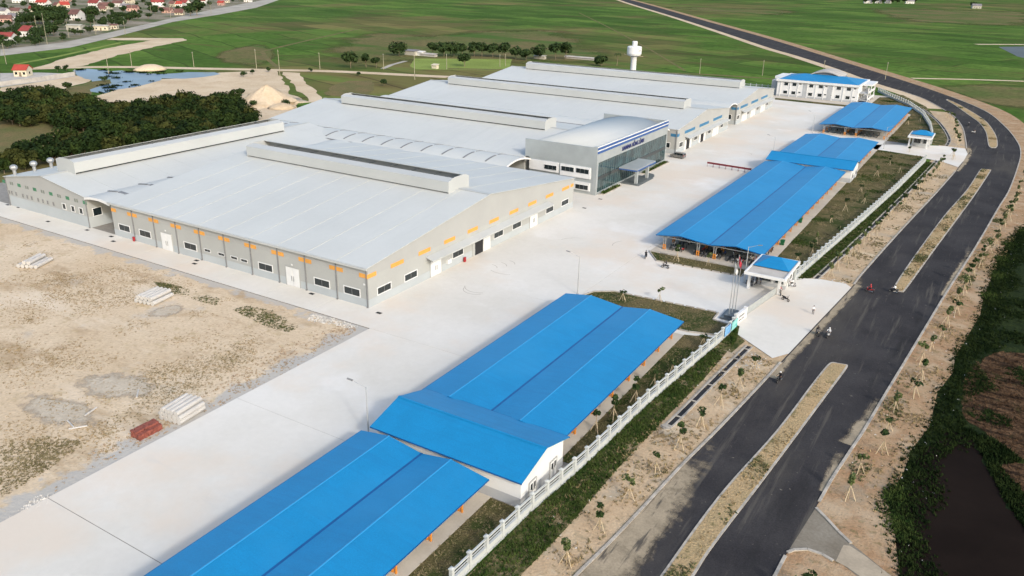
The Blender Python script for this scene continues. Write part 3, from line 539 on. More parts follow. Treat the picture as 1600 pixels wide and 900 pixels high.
def gable_walls(par, axis, a0, a1, b0, b1, ze, zr, band=1.5, top=5.85):
    """Walls in three bands: blue-grey dado, warm middle, top cladding with the gables."""
    t = .25
    for nm, z0, z1, m, pr in (('dado', 0, band, 'dado', .03), ('wall', band, top, 'wall_warm', 0)):
        for k in range(4):
            b = MB()
            if axis == 'x': R_ = [(a0-pr, a1+pr, b0-pr, b0+t), (a0-pr, a1+pr, b1-t, b1+pr), (a1-t, a1+pr, b0+t, b1-t), (a0-pr, a0+t, b0+t, b1-t)][k]
            else: R_ = [(b0-pr, b1+pr, a0-pr, a0+t), (b0-pr, b1+pr, a1-t, a1+pr), (b1-t, b1+pr, a0+t, a1-t), (b0-pr, b0+t, a0+t, a1-t)][k]
            b.box(*R_, z0, z1).build(nm, m, par)
    bm_ = (b0+b1)/2
    for a, e in ((a0, t), (a1, -t)):
        pr = [(b0, top), (b1, top), (b1, ze-.12), (bm_, zr-.14), (b0, ze-.12)]
        MB().ext(pr, axis, a-(.02 if e > 0 else -.02), a+e).build('gable', 'wall_top', par)
    for b in (b0, b1):
        o = .02 if b == b1 else -.02; q = -t if b == b1 else t
        (MB().box(a0+t, a1-t, min(b+o, b+q), max(b+o, b+q), top, ze-.14) if axis == 'x' else MB().box(min(b+o, b+q), max(b+o, b+q), a0+t, a1-t, top, ze-.14)).build('wall_top', 'wall_top', par)
def downpipe(par, x, y, z1=7.5, m='pipe_grey'):
    me = cached(('dp', z1, m), lambda: MB().box(-.09, .09, -.14, .04, 0, z1).box(-.16, .16, -.2, .05, z1, z1+.25).box(-.13, .13, -.28, .0, 0, .2).mesh('downpipe', m)); return link('downpipe', me, par, (x, y, 0))

A = thing('factory_hall', 'nearest grey factory hall with orange wall panels', 'factory', (-128, 141, 0))
x0, x1, y0, y1 = -165.5, -91.1, 101.3, 181.0
gable_walls(A, 'x', x0, x1, y0, y1, 7.8, 12.4); gable_roof(A, 'x', x0, x1, y0, y1, 7.8, 12.4, 7.44); monitor(A, 'x', -161.5, -99.2, 141.15, 12.05)
MB().box(x0-.3, x1+.3, y0-.62, y0-.36, 7.3, 7.72).build('gutter', 'vent_white', A)
BX = [-91.3, -98.6, -106.4, -113.6, -121.1, -128.7, -136.1, -143.5, -150.8, -158.1, -165.3]
for i, x in enumerate(BX):
    if 0 < i < 10: downpipe(A, x, y0-.05)
    if i < 10 and i > 0: patch(A, 'S', y0-.02, x, 5.6, 3.3, .8, 'orange')
downpipe(A, -91.3, y0-.05); patch(A, 'S', y0-.04, -92.1, 5.6, 1.9, .8, 'orange'); patch(A, 'S', y0-.03, -164.6, 5.6, 1.7, .8, 'orange')
for u in (-95.0, -102.4, -117.3, -139.5, -154.4, -161.6): window(A, 'S', y0-.03, u, 1.7, 3.7, 1.3, 2)
for u in (-134.2, -130.0, -126.2, -123.3): window(A, 'S', y0-.03, u, 2.25, 1.8, .5, 2, border=.1)
for u in (-109.9, -147.1): door(A, 'S', y0-.03, u, 3.5, 3.8)
for u in (-109.9, -91.9, -147.1): patch(A, 'S', y0-.08, u, 4.25 if u < -95 else 4.2, .45, .35, 'white_paint', 'wall_light')
patch(A, 'E', x1+.04, 102.3, 5.6, 2.6, .8, 'orange')
for u in np.linspace(109.6, 176.5, 9): patch(A, 'E', x1+.02, float(u), 5.6, 3.8, .8, 'orange')
patch(A, 'E', x1+.02, 180.0, 5.6, 1.6, .8, 'orange')
for u in (105.6, 113.5, 129.2, 144.9, 152.8, 168.4, 176.4): window(A, 'E', x1+.03, u, 1.75, 3.7, 1.2, 2)
for u in (121.5, 160.6): door(A, 'E', x1+.03, u, 3.6, 3.4)
# open sliding door with a dark interior
od = MB().box(x1+.0, x1+.05, 135.6, 138.6, 0, 3.3).build('doorway', 'dark', A); MB().box(x1+.05, x1+.16, 138.7, 141.4, .05, 3.4).build('door_leaf', 'white_paint', od); MB().box(x1+.05, x1+.12, 134.4, 135.4, .05, 3.4).build('door_leaf', 'wall_warm', od)
def awning(par, xp, ya, yb, z):
    a = MB().hexa([(xp, ya, z-.12), (xp+1.7, ya, z-.62), (xp+1.7, yb, z-.62), (xp, yb, z-.12), (xp, ya, z), (xp+1.7, ya, z-.5), (xp+1.7, yb, z-.5), (xp, yb, z)]).box(xp+1.6, xp+1.72, ya, yb, z-.8, z-.5).build('awning', 'vent_white', par)
    b = MB()
    for i in range(int((yb-ya)/5)+1):
        yy = ya+.3+i*(yb-ya-.6)/int((yb-ya)/5); b.beam((xp+.05, yy, z-1.2), (xp+1.6, yy, z-.68), .08, .08)
    b.build('bracket', 'steel', a)
awning(A, x1+.02, 118.3, 167.5, 4.7)
ex = MB().box(x1+.3, x1+.6, 130.8, 131.4, 0, 1.0).build('hydrant_cabinet', 'red_paint'); tag(ex, 'red fire hose cabinet standing by the nearest factory hall wall', 'cabinet')
ex = MB().box(-158.6, -158.1, y0-.5, y0-.2, 0, 1.0).build('hydrant_cabinet', 'red_paint'); tag(ex, 'red fire hose cabinet at the foot of the orange panelled front wall', 'cabinet')
ac = MB().box(x1+.04, x1+.55, 125.0, 126.2, 1.3, 2.2).build('air_conditioner', 'white_paint', A)

W = thing('factory_hall', 'long white hall with green panels and roof turbines at left edge', 'factory', (-191, 141, 0))
wx0, wx1 = -208.0, -174.7
gable_walls(W, 'y', 101.3, 181.0, wx0, wx1, 7.4, 9.9, band=2.6, top=5.6); gable_roof(W, 'y', 101.3, 188.0, wx0, wx1, 7.4, 9.9, 8, seams=False); monitor(W, 'y', 107.6, 174.5, -191.35, 9.65, half=3.7, h=2.7)
for i in range(11):
    u = -175.3-i*3.35
    if i % 2 == 0: patch(W, 'S', 101.28, u, 5.55, 1.4, .8, 'green_panel')
    else:
        patch(W, 'S', 101.28, u-.42, 5.55, .55, .75, 'slot_grey'); patch(W, 'S', 101.28, u+.42, 5.55, .55, .75, 'slot_grey')
for u in (-177.35, -180.5, -184.0): window(W, 'S', 101.26, u, 3.0, 1.15, 1.25, 1)
for u in (-188.3, -190.7, -192.7, -194.7, -197.4, -199.3, -201.2, -204.2, -206.1, -207.3): window(W, 'S', 101.26, u, 3.05, .8, .9, 1, frame='wall_warm', border=.06, pane='pipe_grey')
for u in (103.5, 108.5, 114.0, 120): window(W, 'E', wx1+.03, u, 2.6, 2.0, 1.7, 1)
downpipe(W, wx1-.2, 101.25, 7.0); downpipe(W, wx0+.2, 101.25, 7.0)
tb0 = thing('roof_turbine', '', 'turbine')
MB().lathe([(.32, -.6), (.32, .8)], n=10).build('duct', 'steel', tb0); MB().lathe([(.34, .8), (.62, 1.05), (.72, 1.35), (.62, 1.65), (.3, 1.85)], n=12).build('turbine_head', 'steel', tb0)
for i, (x, y) in enumerate([(-205.5, 102.6), (-205.7, 107.6), (-205.8, 112.0), (-205.9, 117.5), (-206, 123)]):
    s_ = 1.25 if i < 3 else .8
    place(tb0, i == 0, (x, y, 8.0), 0, nth(i+1)+' metal roof turbine from the left edge on the white hall', 'turbines on the left hall roof', s_)
# covered passage between the two halls
P_ = thing('passage_roof', 'shallow curved roof over the gap beside the orange panelled hall', 'roof', (-170, 101, 0))
def arc(c0, c1, z, rise, n=8): return [(c0+(c1-c0)*i/n, z+rise*(1-(2*i/n-1)**2)) for i in range(n+1)]
def arch_sheet(par, axis, c0, c1, a0, a1, z, rise, m='roof_grey', name='roof_sheet', t=.1):
    pr = arc(c0, c1, z, rise); return MB().ext(pr+[(p[0], p[1]-t) for p in pr[::-1]], axis, a0, a1).build(name, m, par)
for k in range(10): arch_sheet(P_, 'y', -174.9, -165.2, 101.0+k*8.0+.02, 101.0+(k+1)*8.0-.02, 7.35, .55)
for k in range(7):
    y = 106.6+k*8.0
    MB().hexa([(-174.4, y, 7.58), (-171.2, y, 7.93), (-171.2, y+.55, 7.93), (-174.4, y+.55, 7.58), (-174.4, y, 7.72), (-171.2, y, 8.05), (-171.2, y+.55, 8.05), (-174.4, y+.55, 7.72)]).build('skylight_strip', 'pipe_grey', P_)
    if k < 5: MB().hexa([(-170.6, y+.1, 7.93), (-168.0, y+.1, 7.74), (-168.0, y+1.1, 7.74), (-170.6, y+1.1, 7.93), (-170.6, y+.1, 8.03), (-168.0, y+.1, 7.84), (-168.0, y+1.1, 7.84), (-170.6, y+1.1, 8.03)]).build('skylight_strip', 'pipe_grey', P_)
MB().ext([(p[0], p[1]+.05) for p in arc(-174.7, -165.4, 7.3, .55)]+[(p[0], p[1]-.5) for p in arc(-174.7, -165.4, 7.3, .55)[::-1]], 'y', 100.9, 101.0).build('fascia', 'white_paint', P_)

# the second, third and fourth halls share one west end
def big_hall(label, x1_, y0, y1, ze, zr, mon, seams=False):
    t = thing('factory_hall', label, 'factory', (-150, (y0+y1)/2, 0))
    gable_walls(t, 'x', -215.0, x1_, y0, y1, ze, zr); gable_roof(t, 'x', -215.0, x1_, y0, y1, ze, zr, 7.6, seams=False)
    monitor(t, 'x', mon[0], mon[1], (y0+y1)/2, zr-.3, half=3.6, h=2.6); return t
B_ = big_hall('second grey factory hall, its ridge ventilator behind the office block', -113.9, 194.5, 247.5, 7.9, 11.4, (-203.5, -120.3))
C_ = big_hall('third factory hall with blue panels just beyond the office block', -92.1, 258.0, 314.0, 8.3, 11.4, (-203.5, -99.6))
D_ = big_hall('farthest grey factory hall with blue panels beside the water tower', -92.4, 325.5, 381.0, 8.3, 11.4, (-205.0, -99.5))
for t, xx, ys, wn_, dr, aw in [(C_, -92.1, (269.9, 284.7, 299.9), (262.0, 276.8, 291.5, 305.8), ((268.8, 1), (283.5, 1), (298.4, 0)), (265.8, 311)), (D_, -92.4, (334.8, 350.2, 365.2), (327.8, 341.5, 356.3, 371.5), ((336.5, 0), (349, 0), (364, 0)), (331.5, 377))]:
    for u in ys: patch(t, 'E', xx+.02, u, 5.75, 10.2, 1.0, 'blue_panel')
    patch(t, 'E', xx+.02, (258.9 if t is C_ else 326.6), 5.75, 1.9, 1.0, 'blue_panel')
    for u in wn_: window(t, 'E', xx+.03, u, 1.9, 3.2, 1.5, 2)
    for u, op in dr:
        d_ = MB().box(xx, xx+.05, u-1.6, u+1.6, 0, 3.5).build('doorway', 'dark' if op else 'white_paint', t); MB().box(xx+.05, xx+.16, u+1.7, u+3.6, .05, 3.5).build('door_leaf', 'white_paint', d_); MB().box(xx+.05, xx+.16, u-3.4, u-1.7, .05, 3.5).build('door_leaf', 'white_paint', d_)
    awning(t, xx+.03, aw[0], aw[1], 4.75)
patch(C_, 'S', 257.98, -93.3, 5.75, 2.4, 1.0, 'blue_panel'); patch(C_, 'S', 257.98, -101.5, 5.75, 6.5, 1.0, 'blue_panel'); window(C_, 'S', 257.95, -96.5, 1.9, 4.0, 1.6, 2); downpipe(C_, -92.4, 257.95)
patch(D_, 'S', 325.48, -93.6, 5.75, 2.4, 1.0, 'blue_panel'); window(D_, 'S', 325.45, -96.5, 1.9, 4.0, 1.8, 2); downpipe(D_, -92.7, 325.45)
def link_roof(label, ya, yb, xa, xb, z, rise, bars):
    t = thing('link_roof', label, 'roof', ((xa+xb)/2, ya, 0)); n = round((xb-xa)/7.5); w_ = (xb-xa)/n
    for i in range(n):
        arch_sheet(t, 'x', ya, yb, xa+i*w_+.02, xa+(i+1)*w_-.02, z, rise)
        if bars and i:
            x = xa+i*w_; pr = arc(ya, yb, z, rise, 12)
            for lo, hi, wd in ((1, 6, .55), (7, 11, .22)):
                q = pr[lo:hi+1]; MB().ext([(p[0], p[1]+.10) for p in q]+[(p[0], p[1]-.05) for p in q[::-1]], 'x', x-wd/2, x+wd/2).build('skylight_strip', 'pipe_grey', t)
    MB().box(xa, xb, ya-.35, ya-.05, z-.2, z+.05).build('gutter', 'pipe_grey', t)
    MB().ext([(p[0], p[1]+.04) for p in arc(ya, yb, z, rise)]+[(p[0], p[1]-.45) for p in arc(ya, yb, z, rise)[::-1]], 'x', xb, xb+.1).build('fascia', 'white_paint', t)
link_roof('arched link roof with dark ribs between the nearest and second halls', 181.3, 194.2, -207.5, -111.8, 7.7, 1.0, True)
link_roof('arched link roof behind the office block', 247.8, 257.7, -214, -95, 8.0, .9, False); link_roof('arched link roof between the third and farthest halls', 314.2, 325.3, -214, -92.6, 8.1, 1.0, False)

# ------------------------------------------------------------------ office block
O_ = thing('office_block', 'grey office block with glass front, arched roof and blue lettering', 'office', (-102, 220, 0))
ox0, ox1, oy0, oy1 = -113.8, -91.3, 194.7, 246.0
MB().box(ox0, ox1, oy0+.02, oy0+.3, 8.0, 13.05).build('parapet_wall', 'panel_grey', O_); MB().box(ox0, ox1, oy1-.3, oy1, 0, 13.05).build('parapet_wall', 'panel_grey', O_)
MB().box(ox0+1.2, ox0+1.5, oy0+.3, oy1-.3, 0, 11.2).build('wall', 'panel_grey', O_)
MB().box(ox0+1.5, ox1-.3, oy0+.05, oy0+.3, 0, 8.0).build('wall', 'panel_grey', O_); MB().box(ox1-1.1, ox1+.04, oy0-.04, oy0+.9, 0, 13.3).build('corner_pier', 'panel_grey', O_); MB().box(ox1-.9, ox1+.04, oy1-.6, oy1+.04, 0, 13.3).build('corner_pier', 'panel_grey', O_)
pr = arc(ox0+.2, ox1-.4, 11.4, 1.75, 14); MB().ext(pr+[(p[0], p[1]-.2) for p in pr[::-1]], 'y', oy0+.3, oy1-.3).build('roof', 'roof_grey', O_, True)
MB().box(ox1-.35, ox1, oy0+.9, oy1-.6, 8.85, 13.3).build('front_band', 'panel_grey', O_)
for z0, z1 in ((12.35, 12.95), (11.35, 11.95)): MB().box(ox1, ox1+.12, oy0-.0, oy1+.02, z0, z1).build('blue_stripe', 'stripe_blue', O_)
for z0, z1 in ((12.0, 12.3), (13.0, 13.3)): MB().box(ox1+.0, ox1+.06, oy0, oy1, z0, z1).build('pale_stripe', 'white_paint', O_)
sg = link('lettering', text_mesh('HAIVINA HỒNG LĨNH', 1.75, 'letter_blue', .08), O_, (ox1+.1, 218.7, 9.45), R(90))
dm = sg.dimensions
sg.scale.x = 15.6/max(max(v.co.x for v in sg.data.vertices)-min(v.co.x for v in sg.data.vertices), .1)
# curtain wall: each pane a piece, mullions between
cw = MB(); cw.box(ox1-.3, ox1-.2, oy0+.9, oy1-.6, .3, 8.85); cwo = cw.build('curtain_wall', 'dark', O_)
NP = 34; pw = (oy1-oy0-1.5)/NP
for j, (z0, z1) in enumerate(((.6, 4.0), (4.9, 8.8))):
    me = MB().box(-.03, .0, .05, pw-.05, 0, z1-z0).mesh('pane', 'glass_teal')
    for i in range(NP): link('pane', me, cwo, (ox1-.12, oy0+.9+i*pw, z0))
me = MB().box(-.1, .04, -.04, .04, .5, 8.85).mesh('mullion', 'mullion_grey')
for i in range(0, NP+1): link('mullion', me, cwo, (ox1-.1, oy0+.9+i*pw, 0))
MB().box(ox1-.2, ox1-.02, oy0+.9, oy1-.6, 4.0, 4.9).build('spandrel', 'glass_dark', O_); MB().box(ox1-.3, ox1+.02, oy0+.9, oy1-.6, 0, .6).build('plinth', 'panel_grey', O_)
for a, b, z0, z1 in ((-112.2, -102.9, 4.7, 7.45), (-102.3, -93.0, 4.3, 7.4), (-102.3, -93.0, .9, 3.2)): MB().box(a, b, oy0-.35, oy0+.05, z0, z1).build('window_surround', 'white_paint', O_)
for u, z in ((-105.35, 5.3), (-99.95, 5.6), (-95.4, 5.65), (-95.4, 1.2), (-99.95, 1.2)): window(O_, 'S', oy0-.36, u, z, 3.9, 1.25, 3, border=.08)
po = MB().hexa([(-91.2, 209.2, 4.55), (-85.6, 209.4, 4.55), (-85.7, 223.2, 4.55), (-91.2, 223.4, 4.55), (-91.2, 209.2, 5.1), (-85.6, 209.4, 5.1), (-85.7, 223.2, 5.1), (-91.2, 223.4, 5.1)]).build('portico_roof', 'panel_grey', O_)
MB().box(-85.58, -85.5, 209.4, 223.2, 4.5, 4.85).build('blue_edge', 'stripe_blue', po); MB().box(-91.1, -85.6, 209.12, 209.2, 4.5, 4.85).build('blue_edge', 'stripe_blue', po)
for yy in (212.5, 220.5): MB().box(-87.4, -86.6, yy-.4, yy+.4, 0, 4.55).build('portico_column', 'panel_grey', O_)
MB().box(-91.2, -86.0, 211, 222, 0, .3).box(-86.0, -85.5, 211, 222, 0, .15).build('entrance_step', 'granite', O_)
struct('portico_dark_patch', MB().sheet([(-89.6, 211), (-86.4, 211.5), (-86.0, 214), (-86.0, 224), (-87.2, 227), (-89.6, 228)], .006), 'granite', 'dark flat patch under the office portico')  # thin dark sheet on the ground at the portico
for a, b in ((196, 208.5), (225, 245.5)):
    o = MB().prism([(-91.0, a), (-89.4, a+.6), (-89.4, b-.4), (-91.0, b)], 0, .22).build('planting_bed', 'kerb'); tag(o, 'low planting bed under the glass front, '+('left' if a < 200 else 'right')+' of the portico', 'planter')
    MB().box(-90.8, -89.6, a+.9, b-.7, .2, .26).build('soil', 'lawn', o)
    bb = MB()
    for _ in range(int((b-a)*12)):
        x = random.uniform(-90.8, -89.6); y = random.uniform(a+.9, b-.7); r = random.uniform(.12, .3); an = random.uniform(0, 6.3)
        bb.add([(x-r*math.cos(an), y-r*math.sin(an), .25), (x+r*math.cos(an), y+r*math.sin(an), .25), (x+random.uniform(-.2, .2), y+random.uniform(-.2, .2), .25+r*2.2)], [(0, 1, 2)])
    bb.build('shrubs', 'weed_green', o)

# ------------------------------------------------------------------ dormitory
Dm = thing('dormitory', 'two storey white dormitory with blue hipped roof at far end', 'building', (-81, 430, 0))
dx0, dx1, dy0, dy1 = -100.3, -62.4, 418.3, 446.0
MB().box(dx0, dx1, dy0, dy1, .9, 7.2).build('wall', 'white_wall', Dm); MB().box(dx0-.06, dx1+.06, dy0-.06, dy1+.06, 0, .9).build('plinth', 'grey_dado', Dm)
MB().box(dx0-.7, dx1+.5, dy0-.7, dy1+.5, 7.2, 8.2).build('roof_band', 'white_paint', Dm); MB().box(dx0-4.5, dx0-.7, dy0+12, dy1, 6.9, 8.0).build('flat_roof', 'white_paint', Dm); MB().box(dx0-3.8, dx0-.1, dy0+4, dy1-2, 0, 6.9).build('stair_wall', 'grey_dado', Dm)
z0, z1 = 8.22, 10.3; rx0, rx1, ry0, ry1 = dx0+.6, dx1-.2, dy0, dy1-2
MB().add([(rx0, ry0, z0), (rx1, ry0, z0), (rx1, ry1, z0), (rx0, ry1, z0), (rx0+9, (ry0+ry1)/2, z1), (rx1-9, (ry0+ry1)/2, z1)], [(0, 1, 5, 4), (1, 2, 5), (2, 3, 4, 5), (3, 0, 4), (3, 2, 1, 0)]).build('roof', 'blue_roof', Dm)
pr = arc(-88.5, -73, 9.6, 2.1, 10); va = MB().ext([(p[0], p[1]+.3) for p in pr]+[(p[0], p[1]-.1) for p in pr[::-1]], 'y', 430.5, 447).build('arched_canopy', 'concrete_old', Dm); MB().ext([(p[0], p[1]-.1) for p in pr]+[(pr[-1][0], 8.4), (pr[0][0], 8.4)], 'y', 431.6, 446.5).build('vault_shade_panel', 'pipe_grey', va)  # dark grey fill under the arch paints the shade below its front edge
for zz in (5.35, 1.35):
    for u in (-96.0, -92.0, -84.0, -79.5, -71.2, -66.6): window(Dm, 'S', dy0-.02, u, zz, 1.9, 1.45, 1, border=.12)
    for u in (-89.2, -87.0, -77.0, -74.6, -63.9): window(Dm, 'S', dy0-.02, u, zz+.9, 1.1, .5, 1, border=.08)
for u in (-86.9, -75.3): MB().box(u-.9, u+.9, dy0-.10, dy0, .9, 7.2).build('recess_panel', 'grey_dado', Dm)
for u in (-98.6, -94.0, -90.2, -85.7, -81.8, -77.9, -73.9, -69.0, -64.7): MB().box(u-.18, u+.18, dy0-.22, dy0, .0, 7.2).build('pilaster', 'white_paint', Dm)
for zz in (1.0, 4.2): MB().box(dx1+.01, dx1+4.2, dy0+4, dy1-4, zz-.25, zz).build('balcony', 'grey_dado', Dm); MB().box(dx1+4.0, dx1+4.2, dy0+4, dy1-4, zz, zz+1.0).build('balcony_rail', 'white_paint', Dm)
for yy in (dy0+4.5, dy0+12, dy1-5): MB().box(dx1+3.7, dx1+4.15, yy, yy+.4, 0, 7.0).build('post', 'white_paint', Dm)
MB().box(dx1+.5, dx1+4.6, dy0+10, dy1-2, 7.0, 7.8).build('flat_roof', 'white_paint', Dm)
for yy in (423.5, 429, 434.5): door(Dm, 'E', dx1+.02, yy, 1.6, 2.3, 'glass_dark')

# ------------------------------------------------------------------ blue canopies and plant houses
def canopy(label, xs, y0, y1, ze, zr, colx, first=3.0):
    """xs: west eave, ridge, valley, ridge, east eave"""
    t = thing('parking_canopy', label, 'canopy', ((xs[0]+xs[4])/2, (y0+y1)/2, 0)); zs = [ze, zr, ze, zr, ze]
    for i in range(4):
        a, b, za, zb = xs[i], xs[i+1], zs[i], zs[i+1]; n = max(1, round((y1-y0)/46)); l_ = (y1-y0)/n
        for k in range(n):
            p = [(a, y0+k*l_, za), (b, y0+k*l_, zb), (b, y0+(k+1)*l_, zb), (a, y0+(k+1)*l_, za)]
            MB().hexa([(x, y, z-.08) for x, y, z in p]+p).build('roof_sheet', 'blue_roof', t)
    for x in (xs[1], xs[3]): MB().ext([(x-.14, zr+.0), (x+.14, zr+.0), (x, zr+.05)], 'y', y0-.02, y1+.02).build('ridge_cap', 'blue_cap', t)
    MB().box(xs[2]-.16, xs[2]+.16, y0-.05, y1+.05, ze-.06, ze+.03).build('valley_gutter', 'blue_gutter', t)
    for x in (xs[0], xs[4]): MB().box(x-.06, x+.06, y0, y1, ze-.16, ze-.01).build('eave_trim', 'blue_gutter', t)
    for y in (y0, y1):
        b = MB()
        for i in range(4): b.beam((xs[i], y, zs[i]-.14), (xs[i+1], y, zs[i+1]-.14), .06, .14)
        b.build('verge_trim', 'blue_gutter', t)
    def colm():
        b = MB()
        for s in (-.22, .22):
            b.box(s-.09, s+.09, -.09, .09, 1.25, ze-.15, 1).box(s-.10, s+.10, -.10, .10, .05, 1.25, 0)
        b.box(-.22, .22, -.03, .03, 1.0, 1.2, 0).box(-.22, .22, -.03, .03, .35, .5, 0).box(-.45, .45, -.3, .3, 0, .05, 2)
        b.beam((-.22, 0, 2.3), (-.9, 0, ze-.1), .08, .08, 1).beam((.22, 0, 2.3), (.9, 0, ze-.1), .08, .08, 1); return b.mesh('column', ['orange_post', 'steel', 'pad'])
    n = int((y1-y0-1.5)/5.9); me = cached(('col', ze), colm)
    for x in colx:
        for k in range(n+1): link('column', me, t, (x, y0+1.0+k*5.9, 0))
        MB().box(x-.08, x+.08, y0+.2, y1-.2, ze-.42, ze-.2).build('purlin_beam', 'steel', t)
    for k in range(n+1):
        y = y0+1.0+k*5.9; MB().box(xs[0]+.3, xs[4]-.3, y-.06, y+.06, ze-.6, ze-.42).build('rafter', 'steel', t)
    return t
canopy('nearest blue parking canopy at the bottom of the picture', (-60.9, -56.4, -51.4, -47.1, -41.8), 8.0, 65.1, 3.4, 4.15, (-59.2, -52.6, -43.7))
canopy('blue parking canopy between the near house and the main gate', (-60.9, -55.9, -49.8, -44.8, -38.7), 77.0, 120.0, 3.4, 4.15, (-59.0, -50.9, -40.5))
canopy('longest blue parking canopy with motorbikes beyond the main gate', (-60.5, -55.1, -48.2, -42.6, -36.8), 161.6, 250.2, 3.4, 4.15, (-58.7, -51.0, -47.3, -38.4))
canopy('blue parking canopy behind the second house', (-60.4, -55.1, -48.4, -42.4, -35.9), 263.0, 304.0, 3.4, 4.15, (-58.5, -49.4, -37.6))
canopy('farthest blue parking canopy near the dormitory', (-60.8, -54.9, -48.2, -42.0, -35.7), 328.0, 394.5, 3.4, 4.15, (-59, -51.2, -47.2, -37.2))
for x0, x1, y0, y1, l in [(-61.2, -42.25, 5, 66.3, 'nearest'), (-61.2, -39.1, 77.2, 122.0, 'second'), (-60.9, -36.25, 160.0, 250.3, 'longest'), (-60.9, -36.15, 263, 308.0, 'fourth'), (-61, -35.9, 327.0, 397.6, 'farthest')]:
    struct('canopy_floor', MB().box(x0, x1, y0, y1, -.1, .04), 'pad', 'concrete floor under the '+l+' blue canopy')
def plant_house(label, x0, x1, y0, y1, ze, zr):
    t = thing('plant_house', label, 'house', ((x0+x1)/2, (y0+y1)/2, 0)); ym = (y0+y1)/2; ov = .7
    MB().box(x0, x1, y0, y1, 1.3, ze-.1).build('wall', 'white_wall', t); MB().box(x0-.03, x1+.03, y0-.03, y1+.03, 0, 1.3).build('dado', 'grey_dado', t)
    for x, e in ((x0, .3), (x1, -.3)): MB().ext([(y0, ze-.1), (y1, ze-.1), (ym, zr-.12)], 'x', x, x+e).build('gable', 'white_wall', t)
    sl = (zr-ze)/(ym-y0)
    for s in (-1, 1):
        ye = ym+s*((y1-y0)/2+ov); zz = ze-sl*ov; p = [(x0-.5, ym, zr), (x1+.5, ym, zr), (x1+.5, ye, zz), (x0-.5, ye, zz)]
        MB().hexa([(x, y, z-.1) for x, y, z in p]+p).build('roof_sheet', 'blue_roof', t); MB().box(x0-.5, x1+.5, ye-.07, ye+.07, zz-.16, zz-.02).build('eave_trim', 'blue_gutter', t)
    MB().ext([(ym-.25, zr-.0), (ym+.25, zr-.0), (ym, zr+.06)], 'x', x0-.5, x1+.5).build('ridge_cap', 'blue_roof', t)
    for u in (y0+2.6, y1-2.6):
        d_ = door(t, 'E', x1+.05, u, 1.5, 2.3, 'white_paint'); 
        for k in (-.36, .36):
            MB().box(x1+.14, x1+.16, u+k-.22, u+k+.22, 1.25, 2.05).build('door_glass', 'glass_dark', t)
    return t
plant_house('near white plant house with blue gable roof between two canopies', -59.5, -38.3, 66.4, 76.6, 4.15, 5.55)
plant_house('second white plant house with blue gable roof among the canopies', -60.0, -35.4, 251.2, 262.0, 4.15, 5.55)

# ------------------------------------------------------------------ gatehouses
def gatehouse(label, ox, oy):
    t = thing('gatehouse', label, 'gatehouse', (ox-33, oy+153.5, 0)); q = lambda b: b
    def bx(n, m, *a): return MB().box(a[0]+ox, a[1]+ox, a[2]+oy, a[3]+oy, a[4], a[5]).build(n, m, t)
    bx('wall', 'white_wall', -35.6, -29.9, 153.2, 159.0, 0, 3.7); bx('plinth', 'grey_dado', -35.65, -29.85, 153.15, 159.05, 0, .7); bx('roof_slab', 'concrete_old', -36.6, -29.2, 147.8, 159.6, 3.7, 3.95)
    for a in ((-36.8, -36.5, 147.6, 159.8), (-29.3, -29.0, 147.6, 159.8), (-36.5, -29.3, 147.6, 147.9), (-36.5, -29.3, 159.5, 159.8)): bx('parapet', 'white_paint', *a, 3.55, 4.12)
    a, b, c, d = -36.4+ox, -29.4+ox, 152.2+oy, 159.5+oy
    MB().add([(a, c, 4.14), (b, c, 4.14), (b, d, 4.14), (a, d, 4.14), (a+2.7, (c+d)/2+.3, 5.35), (b-2.7, (c+d)/2+.3, 5.35)], [(0, 1, 5, 4), (1, 2, 5), (2, 3, 4, 5), (3, 0, 4), (3, 2, 1, 0)]).build('hip_roof', 'blue_roof', t)
    for x in (-36.2, -30.4): bx('column', 'white_paint', x-.25, x+.25, 149.7, 150.2, 0, 3.7)
    window(t, 'S', 153.12+oy, -33.9+ox, 1.1, 2.2, 1.5, 2, frame='steel'); window(t, 'S', 153.12+oy, -31.2+ox, 1.1, 1.5, 1.5, 1, frame='steel'); window(t, 'E', -29.87+ox, 156.8+oy, 1.1, 1.5, 1.4, 1); window(t, 'W', -35.63+ox, 156.5+oy, 1.1, 2, 1.4, 2); door(t, 'E', -29.87+ox, 154.4+oy, .95, 2.2, 'white_paint', 1)
gatehouse('gatehouse with small blue hip roof at the main gate', 0, 0); gatehouse('small gatehouse with blue roof at the far gate', 8.4, 170.8)
